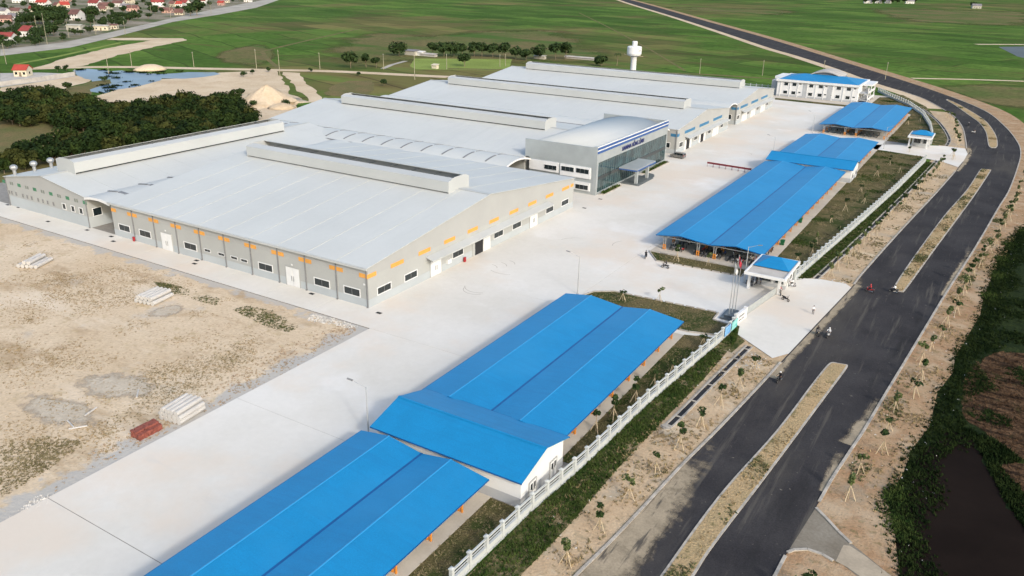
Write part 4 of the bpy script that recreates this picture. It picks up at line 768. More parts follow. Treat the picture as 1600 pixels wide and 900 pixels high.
# ------------------------------------------------------------------ fences: every post and panel its own part
def fence(pl, label, spacing=3.0, detail=True):
    P = [Vector(p) for p in pl]; seg = [(P[i+1]-P[i]).length for i in range(len(P)-1)]; tot = sum(seg); n = max(1, round(tot/spacing)); st = tot/n
    def at(s):
        for i, l in enumerate(seg):
            if s <= l or i == len(seg)-1: return P[i]+(P[i+1]-P[i])*(s/l)
            s -= l
    t = thing('boundary_fence', label, 'fence', (P[0].x, P[0].y, ZG))
    pm = cached('fpost', lambda: MB().box(-.2, .2, -.2, .2, 0, 2.2).box(-.26, .26, -.26, .26, 2.2, 2.32).hexa([(-.22, -.22, 2.32), (.22, -.22, 2.32), (.22, .22, 2.32), (-.22, .22, 2.32), (-.05, -.05, 2.45), (.05, -.05, 2.45), (.05, .05, 2.45), (-.05, .05, 2.45)]).mesh('post', 'fence_white'))
    L_ = round(st, 3)-.4
    def pan():
        b = MB(); b.box(0, L_, -.17, .17, -.0, .25).box(0, L_, -.09, .09, .25, .42).box(0, L_, -.13, .13, .46, .85).box(0, L_, -.15, .15, .85, 1.0).box(0, L_, -.10, .10, 1.88, 2.05).box(0, L_, -.04, .04, 1.40, 1.50)
        return b.mesh('fence_panel', 'fence_white')
    me = cached(('fpan', L_), pan)
    for i in range(n+1):
        a = at(i*st); b = at(min((i+1)*st, tot)) if i < n else a+(a-at((i-1)*st)); d = (b-a).normalized(); ang = math.atan2(d.y, d.x)
        link('post', pm, t, (a.x, a.y, ZG), ang)
        if i < n:
            s_ = a+d*.2; link('fence_panel', me, t, (s_.x, s_.y, ZG), ang)
fence(FEN, 'white post and panel fence along the near lawn'); fence(FEN2, 'long white fence between the main and far gates'); fence(FEN3[:7], 'white fence curving behind the far gatehouse'); fence([(-104, 440), (-122, 438), (-140, 436)], 'white fence behind the farthest hall')
fence([(-32.9, 127.2), (-33.0, 131.2)], 'short white wall with gate sign pillars by the flagpoles', 2.0)
# gate
gt = thing('sliding_gate', 'grey sliding gate drawn across the main driveway', 'gate', (-32.9, 131.6, ZG))
a, b = Vector((-32.85, 135.2)), Vector((-30.8, 149.6)); d = (b-a).normalized(); ang = math.atan2(d.y, d.x); L_ = (b-a).length
fr = MB().box(0, L_, -.06, .06, .1, .3).box(0, L_, -.06, .06, 1.6, 1.75).box(0, .12, -.06, .06, .3, 1.6).box(L_-.12, L_, -.06, .06, .3, 1.6).mesh('gate_frame', 'steel'); link('gate_frame', fr, gt, (a.x, a.y, ZG), ang)
br_ = MB()
for i in range(1, 96): br_.box(L_*i/96-.035, L_*i/96+.035, -.03, .03, .3, 1.6)
link('gate_bars', br_.mesh('gate_bars', 'fence_white'), gt, (a.x, a.y, ZG), ang)
sw = thing('sign_wall', 'white sign wall with dark lettering beside the sliding gate', 'sign', (-33.0, 131.6, ZG)); a2 = Vector((-33.0, 131.4)); b2 = Vector((-32.6, 135.0)); d2 = (b2-a2).normalized(); an2 = math.atan2(d2.y, d2.x)
link('wall', MB().box(0, 3.6, -.2, .2, 0, 1.9).box(-.1, 3.7, -.26, .26, 1.9, 2.05).box(-.5, 0, -.3, .3, 0, 2.3).box(3.6, 4.0, -.3, .3, 0, 2.3).mesh('wall', 'white_paint'), sw, (a2.x, a2.y, ZG), an2)
for tx, z, s_ in (('HAIVINA', 1.15, .62), ('HỒNG LĨNH', .5, .42)): link('lettering', text_mesh(tx, s_, 'pipe_grey', .02), sw, (a2.x+1.8*d2.x+.22, a2.y+1.8*d2.y, z+ZG), an2)
for (ya, yb), m, l in (((124.3, 126.9), 'poster_blue', 'blue printed banner tied to the fence beside the flagpoles'), ((127.3, 130.0), 'poster_teal', 'teal printed banner next to the gate sign wall')):
    xa = -33.4+(ya-121)*.083+.3; o = MB().hexa([(xa, ya, .35), (xa+.03, ya, .35), (xa+.2, yb, .35), (xa+.17, yb, .35), (xa, ya, 2.0), (xa+.03, ya, 2.0), (xa+.2, yb, 2.0), (xa+.17, yb, 2.0)]).build('banner', m); tag(o, l, 'banner')
# flagpoles
fb = MB().box(-36.2, -33.7, 132.2, 136.8, 0, .35).box(-35.6, -34.0, 132.8, 136.3, .35, .7).build('flagpole_plinth', 'granite'); tag(fb, 'dark stepped granite plinth under the flagpoles', 'plinth')
for (x, y), h, fm, l in (((-34.95, 133.5), 10.4, 'white_paint', 'flagpole with white and green flag, left of three'), ((-34.7, 134.4), 11.6, 'flag_red', 'tallest flagpole with red flag, middle of three'), ((-34.45, 135.4), 10.4, None, 'bare flagpole on the granite plinth, right of three')):
    t = thing('flagpole', l, 'flagpole', (x, y, .7)); MB().tube((x, y, .7), (x, y, h), .09, .05, 8).build('pole', 'steel', t); MB().lathe([(.02, h), (.1, h+.08), (.02, h+.16)], x, y, 8).build('finial', 'steel', t)
    if fm:
        v = []; f = []; n = 6; 
        for i in range(n+1):
            for j in range(3): v.append((x+.06+i*.10, y+.12*math.sin(i*1.5+j), h-.15-j*.62-i*.22))
        f = [(i*3+j, i*3+j+1, i*3+j+4, i*3+j+3) for i in range(n) for j in range(2)]; MB().add(v, f).build('flag', fm, t)
        if fm == 'white_paint': MB().add([(x+.05+i*.12, y+.13*math.sin(i*1.5)+.03, h-.14-j*.35-i*.2) for i in range(3) for j in range(2)], [(0, 1, 3, 2), (2, 3, 5, 4)]).build('flag_stripe', 'bin_green', t)
# ------------------------------------------------------------------ street lamps
lp0 = thing('street_lamp', '', 'street lamp')
MB().lathe([(.22, 0), (.22, .08), (.11, .1), (.06, 7.6)], n=8).build('post', 'pole_grey', lp0); MB().tube((0, 0, 7.5), (-1.9, 0, 8.3), .045, .04, 6).build('arm', 'pole_grey', lp0)
MB().hexa([(-2.6, -.14, 8.38), (-1.8, -.14, 8.2), (-1.8, .14, 8.2), (-2.6, .14, 8.38), (-2.6, -.1, 8.5), (-1.8, -.1, 8.36), (-1.8, .1, 8.36), (-2.6, .1, 8.5)]).build('lamp_head', 'pipe_grey', lp0)
for i, (x, y, l) in enumerate([(-62.6, 68.2, 'tall grey street lamp beside the near plant house'), (-62.7, 128.4, 'street lamp in the yard by the near canopy end'), (-62.5, 267.6, 'street lamp beside the second plant house'), (-62.4, 325.6, 'street lamp at the corner of the farthest canopy'), (-34.7, 311.0, 'street lamp on the far gate driveway'), (-37.7, 152.2, 'street lamp beside the main gatehouse')]): place(lp0, i == 0, (x, y, 0), R(15) if i < 4 else R(180), l, 'lamps in the factory yard')
# red barrier of linked stands
rb = thing('crowd_barrier', 'low dark red folding barrier standing in the yard', 'barrier', (-70, 247.3, 0))
for k in range(7):
    xa = -77.6+k*2.05; MB().box(xa, xa+2.0, 247.0-.15*k, 247.14-.15*k, .9, 1.45).build('rail_board', 'barrier_red', rb)
    for xx in (xa+.1, xa+1.9): MB().box(xx-.04, xx+.04, 246.75-.15*k, 247.35-.15*k, 0, .06).box(xx-.03, xx+.03, 247.04-.15*k, 247.1-.15*k, .06, .95).build('stand', 'barrier_red', rb)
# ------------------------------------------------------------------ water tower
tw = thing('water_tower', 'white water tower with drum tank behind the farthest hall', 'tower', (-172.3, 405, 0)); tx, ty = -172.3, 405
MB().lathe([(2.0, 0), (1.55, .6), (1.5, 14.4), (2.0, 15.0)], tx, ty, 24).build('shaft', 'white_paint', tw, True); MB().lathe([(1.6, 14.6), (3.4, 15.6), (3.75, 16.4), (3.75, 19.6), (3.4, 20.0), (1.4, 20.3)], tx, ty, 28).build('tank', 'white_paint', tw); MB().lathe([(1.35, 20.2), (1.35, 22.4), (1.1, 22.6)], tx, ty, 20).build('cap', 'white_paint', tw)
MB().tube((tx-5.2, ty-1.0, 15.9), (tx-3.0, ty-.6, 15.3), .12).tube((tx+3.0, ty-.4, 15.2), (tx+5.2, ty-.4, 15.3), .12).build('bracket', 'stake', tw)
em = MB()
for k, (a1_, a2_) in enumerate(((-52, -26),)): 
    for zz, s_ in ((18.6, 1), (17.6, -1)):
        for i in range(6):
            an = R(-40+i*5); an_b = R(-40+(i+1)*5); r = 3.8; za = zz if i < 3 else zz-s_*.17*(i-2); zb = zz if i+1 < 3 else zz-s_*.17*(i-1)
            em.add([(tx+r*math.cos(an), ty+r*math.sin(an), za-.12), (tx+r*math.cos(an_b), ty+r*math.sin(an_b), zb-.12), (tx+r*math.cos(an_b), ty+r*math.sin(an_b), zb+.12), (tx+r*math.cos(an), ty+r*math.sin(an), za+.12)], [(0, 1, 2, 3)])
em.build('emblem', 'pipe_grey', tw)

# ================================================================== plants
def leaf_cloud(n, blobs, size, seed, flat=.6):
    """n leaf clumps (two bent triangles each) spread over the shells of several overlapping blobs (cx,cy,cz,rx,ry,rz)"""
    g = np.random.default_rng(seed); vol = np.array([b[3]*b[4]*b[5] for b in blobs])**.67; pick = g.choice(len(blobs), n, p=vol/vol.sum()); B = np.array(blobs)[pick]
    d = g.normal(size=(n, 3)); d /= np.linalg.norm(d, axis=1)[:, None]; rad = g.uniform(.45, 1.05, n)**.5
    c = B[:, :3]+d*B[:, 3:]*rad[:, None]
    nrm = d+g.normal(size=(n, 3))*.55; nrm[:, 2] += .35; nrm /= np.linalg.norm(nrm, axis=1)[:, None]
    t = np.cross(nrm, g.normal(size=(n, 3))); t /= np.linalg.norm(t, axis=1)[:, None]; b = np.cross(nrm, t); s = (size*g.uniform(.55, 1.35, n))[:, None]
    V = np.stack([c-t*s, c-b*s*flat+nrm*s*.2, c+t*s, c+b*s*flat-nrm*s*.15], 1).reshape(-1, 3); F = np.arange(n*4).reshape(-1, 4)
    return V, F
def np_mesh(name, V, F, mats):
    me = bpy.data.meshes.new(name); n = len(F); k = F.shape[1]
    me.vertices.add(len(V)); me.vertices.foreach_set('co', V.astype(np.float32).ravel()); me.loops.add(n*k); me.loops.foreach_set('vertex_index', F.astype(np.int32).ravel())
    me.polygons.add(n); me.polygons.foreach_set('loop_start', np.arange(0, n*k, k, dtype=np.int32)); me.polygons.foreach_set('loop_total', np.full(n, k, np.int32))
    for m in ([mats] if isinstance(mats, str) else mats): me.materials.append(MATS[m])
    me.update(calc_edges=True); return me
def tree_proto(name, h, cr, n, size, leaf, seed, blobs=5, trunk=.3, tr=.16, spread=.55):
    g = random.Random(seed); t = thing(name, '', 'tree'); tb = MB(); zt = h*trunk; tb.tube((0, 0, -.1), (0, 0, zt+.3), tr, tr*.7, 6, caps=False); bl = []
    for i in range(blobs):
        an = 6.283*i/blobs+g.uniform(-.5, .5); rr = cr*spread*(g.uniform(.6, 1.1) if i else .15); z = zt+(h-zt)*g.uniform(.28, .68) if i else h*.72
        rb_ = cr*g.uniform(.42, .62); bl.append((rr*math.cos(an), rr*math.sin(an), z, rb_, rb_, min(rb_*.8, (h-z)*.98+.1))); tb.tube((0, 0, zt*.8+.2*i/blobs), (rr*math.cos(an)*.8, rr*math.sin(an)*.8, z), tr*.5, tr*.18, 5, caps=False)
    tb.build('trunk', 'bark', t); V, F = leaf_cloud(n, bl, size, seed); o = link('crown', np_mesh('crown', V, F, leaf), t); return t
# thicket behind the left halls
TP = [tree_proto('thicket_tree', 6.3, 3.6, 620, .55, ['leaf_thicket', 'leaf_thicket_olive', 'leaf_thicket_deep', 'leaf_thicket'][i], 11+i, 7, .18, spread=.6+.08*i) for i in range(4)]
polyU = [(0, 148), (60, 143), (120, 153), (160, 162), (230, 160), (300, 152), (372, 150), (386, 168), (340, 186), (250, 190), (160, 195), (112, 199), (100, 190), (0, 184)]
polyL = [(38, 232), (110, 212), (200, 195), (300, 184), (388, 168), (396, 184), (300, 212), (200, 234), (120, 252), (-10, 268), (-10, 250)]
PU, PL_ = GP(polyU, 2.6), GP(polyL, 2.6); pts = []; tries = 0
while tries < 9000 and len(pts) < 230:
    tries += 1; P = PU if random.random() < .55 else PL_; x = random.uniform(-400, -240); y = random.uniform(110, 262)
    if x > -211 or not inside((x, y), P): continue
    if all((x-a)**2+(y-b)**2 > 3.9**2 for a, b in pts): pts.append((x, y))
pts.sort(key=lambda p: p[0]**2+p[1]**2); used = [False]*4
for i, (x, y) in enumerate(pts):
    k = i % 4; s_ = random.uniform(.7, 1.12); place(TP[k], not used[k], (x, y, ZG), random.uniform(0, 6.3), 'dark green bushy tree in the dense thicket behind the left halls', 'trees of the dense thicket', (s_, s_, s_*random.uniform(.8, 1.1))); used[k] = True
# trees in the middle distance
def single_tree(px, py, h, cr, label, name='field_tree', group=None, leaf='leaf_dark', n=380, seed=0, spread=.5, trunk=.28):
    x, y = G(px, py); t = tree_proto(name, h, cr, n, .5+cr*.06, leaf, seed or int(px*7+py), 5, trunk, .2, spread); t.location = (x, y, ZG); tag(t, label, 'tree', group); return t
for px, py, h, cr, l in [(548, 106, 10, 4.0, 'dark round tree standing alone beside the dirt road'), (572, 105, 9, 2.4, 'thin loose tree right of the lone round tree'), (588, 105, 6, 2.6, 'small spindly tree beside the irrigation channel'), (624, 87, 9, 6, 'wide leaning tree left of the field sheds'), (676, 86, 8.5, 3.2, 'small dark tree right of the field sheds'), (694, 88, 9, 5, 'leftmost tree of the long grove in the field'), (709, 88, 9.5, 5, 'second tree of the long grove in the field'), (722, 87, 8, 4, 'third tree of the long grove in the field'), (726, 104, 8, 4.0, 'dark tree standing in the pale paddy'), (741, 88, 9, 4.5, 'fourth tree of the long grove in the field'), (753, 88, 9, 4.5, 'fifth tree of the long grove in the field'), (770, 89, 8.5, 5, 'sixth tree of the long grove in the field'), (788, 90, 9.5, 5, 'seventh tree of the long grove in the field'), (806, 92, 8, 4.4, 'eighth tree of the long grove in the field'), (822, 94, 7, 4, 'ninth tree of the long grove in the field'), (842, 93, 9.5, 5, 'tenth tree of the long grove, before the tall pair'), (868, 93, 12, 4.6, 'tall tree near the right end of the grove'), (884, 93, 12, 4.6, 'tallest tree at the right end of the grove'), (940, 103, 6, 4.2, 'low bush left of the palm by the water tower')]: single_tree(px, py, h*1.05, cr*1.25, l, group='trees in the middle field', n=460)
x, y = G(964, 102); pt = thing('palm_tree', 'small palm tree left of the water tower', 'tree', (x, y, ZG)); MB().tube((x, y, ZG), (x+.2, y, 6.5), .2, .14, 7).build('trunk', 'bark', pt); b = MB()
for i in range(14):
    an = i*2.4; p = Vector((x+.2, y, 6.5)); q = p+Vector((math.cos(an)*1.7, math.sin(an)*1.7, .8)); r_ = p+Vector((math.cos(an)*3.0, math.sin(an)*3.0, -.6-.4*(i % 3))); sd_ = Vector((-math.sin(an), math.cos(an), 0))*.38; b.add([p, q+sd_, r_, q-sd_], [(0, 1, 2, 3)])
b.build('fronds', 'leaf_dark', pt)
for px, py, w_, d_, h, m in [(640, 86, 9, 5, 2.6, 'house_grey'), (652, 86.5, 8, 4, 2.0, 'house_white'), (668, 88, 12, 3, 1.2, 'concrete_old'), (678, 107, 3.5, 2.5, 1.8, 'house_cream'), (842, 92, 8, 3, 1.6, 'house_grey'), (905, 92.5, 22, 1.2, 1.0, 'concrete_old')]:
    x, y = G(px, py); t = thing('field_shed', {640: 'grey shed with sloping roof beside the wide leaning tree', 652: 'low white shed in the middle field', 668: 'long low concrete trough in the middle field', 678: 'little white hut on the dirt road edge', 842: 'grey hut half hidden among the grove', 905: 'long low pale wall right of the grove'}[px], 'shed', (x, y, ZG))
    MB().box(x-w_/2, x+w_/2, y, y+d_, ZG, h).build('wall', m, t); MB().hexa([(x-w_/2-.4, y-.4, h), (x+w_/2+.4, y-.4, h), (x+w_/2+.4, y+d_+.4, h+.6), (x-w_/2-.4, y+d_+.4, h+.6), (x-w_/2-.4, y-.4, h+.15), (x+w_/2+.4, y-.4, h+.15), (x+w_/2+.4, y+d_+.4, h+.75), (x-w_/2-.4, y+d_+.4, h+.75)]).build('roof', 'tile_grey' if h > 2 else m, t)
# ------------------------------------------------------------------ utility poles
up0 = thing('utility_pole', '', 'pole'); MB().lathe([(.2, 0), (.12, 10)], n=8).build('post', 'pole_old', up0); MB().box(-.45, .45, -.05, .05, 9.4, 9.5).build('crossarm', 'steel', up0)
UP = [(10, 100, 12), (170, 115, 10), (206, 103, 8.5), (303, 104, 8.5), (401, 107, 11), (437.5, 119, 14), (500, 108, 9.5), (599.5, 108, 9), (648, 124, 14.5), (698, 108, 9), (781, 104, 7.5), (789.5, 103, 7.5), (1093, 115, 9), (1191, 118, 9), (1285, 121, 10), (1383, 124, 10), (60, 58, 16), (70, 47, 14), (74, 69, 18), (108, 59, 14), (150, 54, 12), (196, 54, 11), (330, 21, 14), (267, 28, 14), (208, 27, 13), (237, 26, 12)]
for i, (px, py, h) in enumerate(UP):
    x, y = G(px, py); place(up0, i == 0, (x, y, ZG), .5, nth(i+1)+' concrete utility pole of those beyond the factory, counted along the roads', 'utility poles beyond the factory', (1.0, 1.0, h/10))
# ------------------------------------------------------------------ saplings with stakes
def sapling(seed, h=3.6, n=46, leaf='leaf_sapling'):
    g = random.Random(seed); t = thing('sapling', '', 'sapling'); MB().tube((0, 0, -.05), (g.uniform(-.15, .15), g.uniform(-.15, .15), h*.92), .06, .03, 5).build('trunk', 'stem_dry', t)
    for i in range(3):
        an = i*2.094+g.uniform(-.3, .3); s = MB().tube((.85*math.cos(an), .85*math.sin(an), -.05), (.06*math.cos(an), .06*math.sin(an), 1.75), .05, .04, 5).build('stake', 'stake', t)
    bl = []
    for i in range(g.choice((2, 3, 3))): bl.append((g.uniform(-.45, .45), g.uniform(-.45, .45), h*g.uniform(.6, .95), g.uniform(.25, .55), g.uniform(.25, .55), g.uniform(.25, .5)))
    V, F = leaf_cloud(int(n*1.5), bl, .26, seed, .5); link('crown', np_mesh('crown', V, F, leaf), t); return t
SP = [sapling(40+i, 3.2+.25*i, 40+8*i, 'leaf_sapling' if i % 2 else 'leaf_dark') for i in range(5)]; su = [False]*5
def put_sap(x, y, label, group, i, s=1.0):
    k = (i*3+int(abs(x))) % 5; place(SP[k], not su[k], (x, y, ZG+.05), random.uniform(0, 6.3), label, group, s*random.uniform(.8, 1.15)); su[k] = True
ys = [61.1+6.85*i for i in range(9)]; n_ = 0
for i, y in enumerate(ys[::-1]): n_ += 1; put_sap(-29.5+(y-61.1)*.0765, y, nth(n_)+' sapling from the main gate in the near left verge row', 'saplings on the left verge', i)
for i in range(26):
    y = 166+i*5.1
    if y < 298: put_sap(at_y(LE, y)-4.6+random.uniform(-.5, .5), y, nth(i+1)+' sapling beyond the main gate in the left verge row', 'saplings on the left verge', i)
for i in range(17):
    y = 306+i*6.2; 
    if 309 < y < 328 and i not in (1,): continue
    put_sap(at_y(LE, y)-3.2+random.uniform(-.5, .5), y, nth(i+1)+' dark sapling along the bend past the far driveway', 'saplings on the bend', i, 1.05)
for i in range(38):
    y = 64+i*6.3 if i else 68.5
    if 74 < y < 86: continue
    put_sap(at_y(RE, y)+2.6+random.uniform(-.5, .9), y, nth(i+1)+' sapling from the bottom in the row right of the road', 'saplings right of the road', i)
LS = [(1050, 580), (993, 629), (1022, 604), (931, 674), (958, 655), (1098, 540), (1030, 470), (973, 470), (1298, 348), (1320, 330), (1345, 300), (1370, 275), (1390, 258), (1245, 412), (1275, 380), (1268, 402), (1310, 372), (1350, 318), (1420, 238), (1405, 270), (1418, 195), (1437, 190), (1057, 408), (1106, 415)]
for i, (px, py) in enumerate(LS):
    x, y = G(px, py); put_sap(x, y, nth(i+1)+' thin sapling on the factory lawns, counted outward from the near fence' if i < 22 else ('left' if i == 22 else 'right')+' staked sapling on the grass island before the long canopy', 'saplings on the lawns', i, .95)
# ------------------------------------------------------------------ weeds, tufts, clods, rubble (nobody could count them)
def tufts(name, label, polys, n, size, m, seed, z=ZG+.07, up_=1.0, clump=0, jit=0):
    g = np.random.default_rng(seed); P = []
    ar = [abs(sum(p[i][0]*p[(i+1) % len(p)][1]-p[(i+1) % len(p)][0]*p[i][1] for i in range(len(p)))) for p in polys]
    for poly, a in zip(polys, ar):
        k = int(n*a/sum(ar))+1; xs = [q[0] for q in poly]; ys_ = [q[1] for q in poly]; c = 0; centres = None
        if clump: centres = [(g.uniform(min(xs), max(xs)), g.uniform(min(ys_), max(ys_))) for _ in range(max(3, k//clump))]
        t_ = 0
        while c < k and t_ < k*30:
            t_ += 1
            if centres: q = centres[g.integers(len(centres))]; p = (q[0]+g.normal()*1.3, q[1]+g.normal()*1.3)
            else: p = (g.uniform(min(xs), max(xs)), g.uniform(min(ys_), max(ys_)))
            if inside(p, poly): P.append(p); c += 1
    P = np.array(P); P = P+g.normal(size=P.shape)*(jit if jit else 0); n = len(P); c = np.repeat(np.column_stack([P, np.full(n, z)]), 6, 0); N_ = len(c); an = g.uniform(0, 6.283, N_); s = np.repeat(size*g.uniform(.4, 1.5, n), 6)
    d = np.column_stack([np.cos(an), np.sin(an), np.zeros(N_)]); q = np.column_stack([-np.sin(an), np.cos(an), np.zeros(N_)])
    c = c+np.column_stack([g.normal(size=(N_, 2))*size*.45, np.zeros(N_)]); a = c+q*(s*.28)[:, None]-d*(s*.2)[:, None]; b = c-q*(s*.28)[:, None]-d*(s*.2)[:, None]; tip = c+d*(s*.5)[:, None]; tip[:, 2] += s*up_*g.uniform(.4, 1.2, N_)
    V = np.stack([a, b, tip], 1).reshape(-1, 3); o = link(name, np_mesh(name, V, np.arange(N_*3).reshape(-1, 3), m)); tag(o, label, 'grass', kind='stuff')
tufts('weeds', 'dark green weeds along the outside of the near fence', [VER, [(-33.0, 120.9), (-32.5, 130), (-31.4, 127), (-30.4, 120)]], 5400, .26, 'weed_green', 1, clump=26)
tufts('weeds', 'short green grass outside the long white fence', [VER2], 5200, .26, 'weed_green', 2, up_=.8)
tufts('dry_grass_tufts', 'dry tufts on the lawns inside the fence', [LAWN1, LAWN1b, ISL1, ISL2], 5200, .16, 'weed_lawn', 3, z=.02, up_=.7)
tufts('dry_grass_tufts', 'patchy grass on the wide lawn by the long fence', [LAWN2, LAWN3], 6000, .26, 'weed_lawn', 4, z=.02, up_=.6, clump=30)
tufts('weeds', 'green patches on the lawns', [LAWN1b, LAWN2, LAWN3], 4200, .26, 'weed_green', 5, z=.02, up_=.6, clump=80)
SV = near(LE, 40, 121); SVP = [(x-.6, y) for x, y in SV]+[(x-8.4, y) for x, y in SV][::-1]
tufts('weeds', 'scattered weeds on the near sandy verge', [SVP], 900, .2, 'weed_dry', 6, clump=14); tufts('weeds', 'green weeds on the near sandy verge', [SVP], 300, .22, 'weed_lawn', 16, clump=16)
SV = near(LE, 164, 292); SVP2 = [(x-.6, y) for x, y in SV]+[(x-6, y) for x, y in SV][::-1]; tufts('weeds', 'weeds between the saplings on the long verge', [SVP2], 800, .26, 'weed_lawn', 7, clump=12)
RP = [p for p in RE if 86 < p[1] < 250]; RVP = [(x+.6, y) for x, y in RP]+[(x+6.5, y) for x, y in RP][::-1]
tufts('weeds', 'weeds along the right road verge', [RVP], 1200, .22, 'weed_dry', 8, clump=14); tufts('weeds', 'green weeds along the right road verge', [[(x+.4, y) for x, y in RP]+[(x+3.2, y) for x, y in RP][::-1]], 700, .24, 'leaf_olive', 9, clump=18)
for i, mp in enumerate(MED): tufts('weeds', ['weeds on the nearest median', 'weeds on the middle median', 'weeds on the far curving median'][i], [mp], [260, 1100, 420][i], .2, 'leaf_olive', 20+i, z=ZG+.21, clump=26); tufts('dry_grass_tufts', ['dry tufts on the nearest median', 'dry tufts on the middle median', 'dry tufts on the far curving median'][i], [mp], [260, 900, 300][i], .18, 'weed_dry', 24+i, z=ZG+.21, clump=14)
def ragged(pl, a, b): return [(x+random.uniform(-a, b), y) for x, y in pl]
_e = smooth([p for p in RS if p[1] < 300], 5); MAR = ragged(_e, 1.0, .4)+[(x+4.2+1.2*math.sin(y*.35), y) for x, y in _e][::-1]
tufts('marsh_plants', 'thick dark weeds along the edge of the right verge', [MAR], 12000, .25, 'weed_dark', 10, z=ZG+.05, jit=.55)
tufts('marsh_plants', 'green weeds hanging over the edge of the dark pond', [ragged(_e, 1.2, .3)+[(x+1.8, y) for x, y in _e][::-1]], 1500, .24, 'weed_green', 19, z=ZG+.06, clump=50, jit=.5)
tufts('marsh_plants', 'dark grass of the marsh on the right', [[(4, 118), (60, 118), (60, 300), (14, 300), (8, 200)]], 9000, .4, 'weed_dark', 12, z=ZG+.03, up_=.6, clump=120)
tufts('marsh_plants', 'dark weeds round the ploughed field', [GP([(1500, 665), (1560, 690), (1600, 720), (1560, 725), (1600, 770), (1660, 850), (1620, 850), (1570, 780), (1520, 680)])], 1500, .34, 'weed_dark', 29, z=ZG+.04)
tufts('plough_clods', 'broken furrow clods of the ploughed field', [GP([(1505, 600), (1520, 570), (1560, 548), (1680, 560), (1700, 700), (1600, 720), (1560, 690), (1505, 650)]), GP([(1550, 727), (1600, 724), (1750, 745), (1750, 890), (1645, 855)])], 4200, .26, 'plough', 13, z=ZG+.03, up_=.5)
LOTP = [(-180, 30), (-86.5, 30), (-86.5, 91), (-180, 90)]
tufts('weeds', 'brown dry weeds scattered over the sandy lot', [LOTP], 3000, .17, 'weed_dry', 14, z=ZG+.03, up_=.6, clump=55); _z = [[(0, 470), (100, 455), (205, 448), (215, 470), (150, 488), (60, 495), (0, 502)], [(0, 556), (60, 550), (190, 555), (170, 570), (80, 592), (0, 606)], [(230, 570), (330, 560), (400, 520), (402, 545), (330, 600), (250, 640), (170, 682), (140, 682), (220, 625)], [(0, 430), (70, 425), (150, 430), (200, 440), (110, 450), (0, 452)], [(120, 408), (240, 425), (300, 450), (250, 452), (160, 430)], [(0, 650), (60, 660), (130, 660), (150, 690), (70, 700), (0, 690)]]
tufts('weeds', 'bands of brown dry weeds across the sandy lot', [GP(q) for q in _z], 6500, .15, 'weed_dry', 41, z=ZG+.03, up_=.6, clump=22, jit=1.3); tufts('weeds', 'olive tinged weeds on the right part of the lot', [GP(_z[2])], 1300, .15, 'weed_lawn', 42, z=ZG+.03, up_=.6, clump=18, jit=1.2)
def blob(px, py, rx, ry, an):
    x, y = G(px, py); return [(x+rx*math.cos(t)*math.cos(an)-ry*math.sin(t)*math.sin(an), y+rx*math.cos(t)*math.sin(an)+ry*math.sin(t)*math.cos(an)) for t in [k*6.2832/28 for k in range(28)]]
for k, (px, py, rx, ry, an, l) in enumerate([(185, 602, 8.5, 4.5, .3, 'grey damp patch in the middle of the lot'), (90, 640, 9, 4, .1, 'grey damp patch at the left of the lot'), (262, 485, 4.5, 3, 1.2, 'pale scraped patch beside the middle pole stack')]): soft_patch('damp_patch', blob(px, py, rx, ry, an), ZG+.034+.001*k, 'grey_mud', l, .3)
tufts('earth_clods', 'dark clods and twigs on the sandy lot', [LOTP], 1500, .13, 'clod', 15, z=ZG+.03, up_=.5, clump=14)
tufts('weeds', 'green weed patches beside the concrete path', [GP([(362, 482), (385, 477), (420, 483), (470, 508), (455, 519), (410, 508)]), GP([(240, 440), (262, 442), (300, 452), (345, 466), (338, 477), (290, 464), (255, 452)])], 1300, .22, 'leaf_olive', 17, z=ZG+.03, up_=.6, clump=60)
tufts('rubble', 'white rubble along the edge of the concrete path', [GP([(488, 490), (520, 497), (560, 510), (555, 514), (515, 506), (480, 500)]), GP([(55, 775), (90, 768), (75, 788), (40, 800), (10, 812), (30, 795)])], 420, .2, 'rubble', 18, z=ZG+.03, up_=.7)
tufts('weeds', 'olive grass at the lower left corner of the lot', [GP([(0, 690), (70, 680), (140, 690), (60, 742), (0, 778)])], 1500, .17, 'weed_lawn', 31, z=ZG+.03, up_=.7, clump=40)
tufts('earth_clods', 'broken earth along the yard edge', [GP([(80, 770), (120, 715), (230, 660), (330, 610), (420, 545), (540, 505), (560, 515), (440, 585), (330, 640), (200, 705)])], 700, .2, 'clod', 32, z=ZG+.03, up_=.6, clump=12)
tufts('litter', 'white litter and stones on the verges and marsh edge', [SVP, RVP, MAR], 260, .13, 'rubble', 61, z=ZG+.08, up_=.6)
tufts('rubble', 'grey stones heaped at the start of the drain', [GP([(1140, 575), (1175, 548), (1200, 560), (1180, 580)]), GP([(1285, 432), (1325, 440), (1315, 452), (1270, 450)])], 160, .18, 'rubble', 62, z=ZG+.07, up_=.6)
tufts('pond_weeds', 'dark weeds growing in and around the blue pond', [GP([(150, 134), (170, 128), (240, 126), (235, 131), (180, 141), (158, 147)]), GP([(120, 108), (230, 111), (345, 111), (345, 114), (230, 116), (120, 111)]), GP([(165, 112), (200, 114), (195, 124), (168, 122)])], 420, .9, 'weed_dark', 51, z=ZG+.06, up_=.6, clump=8)
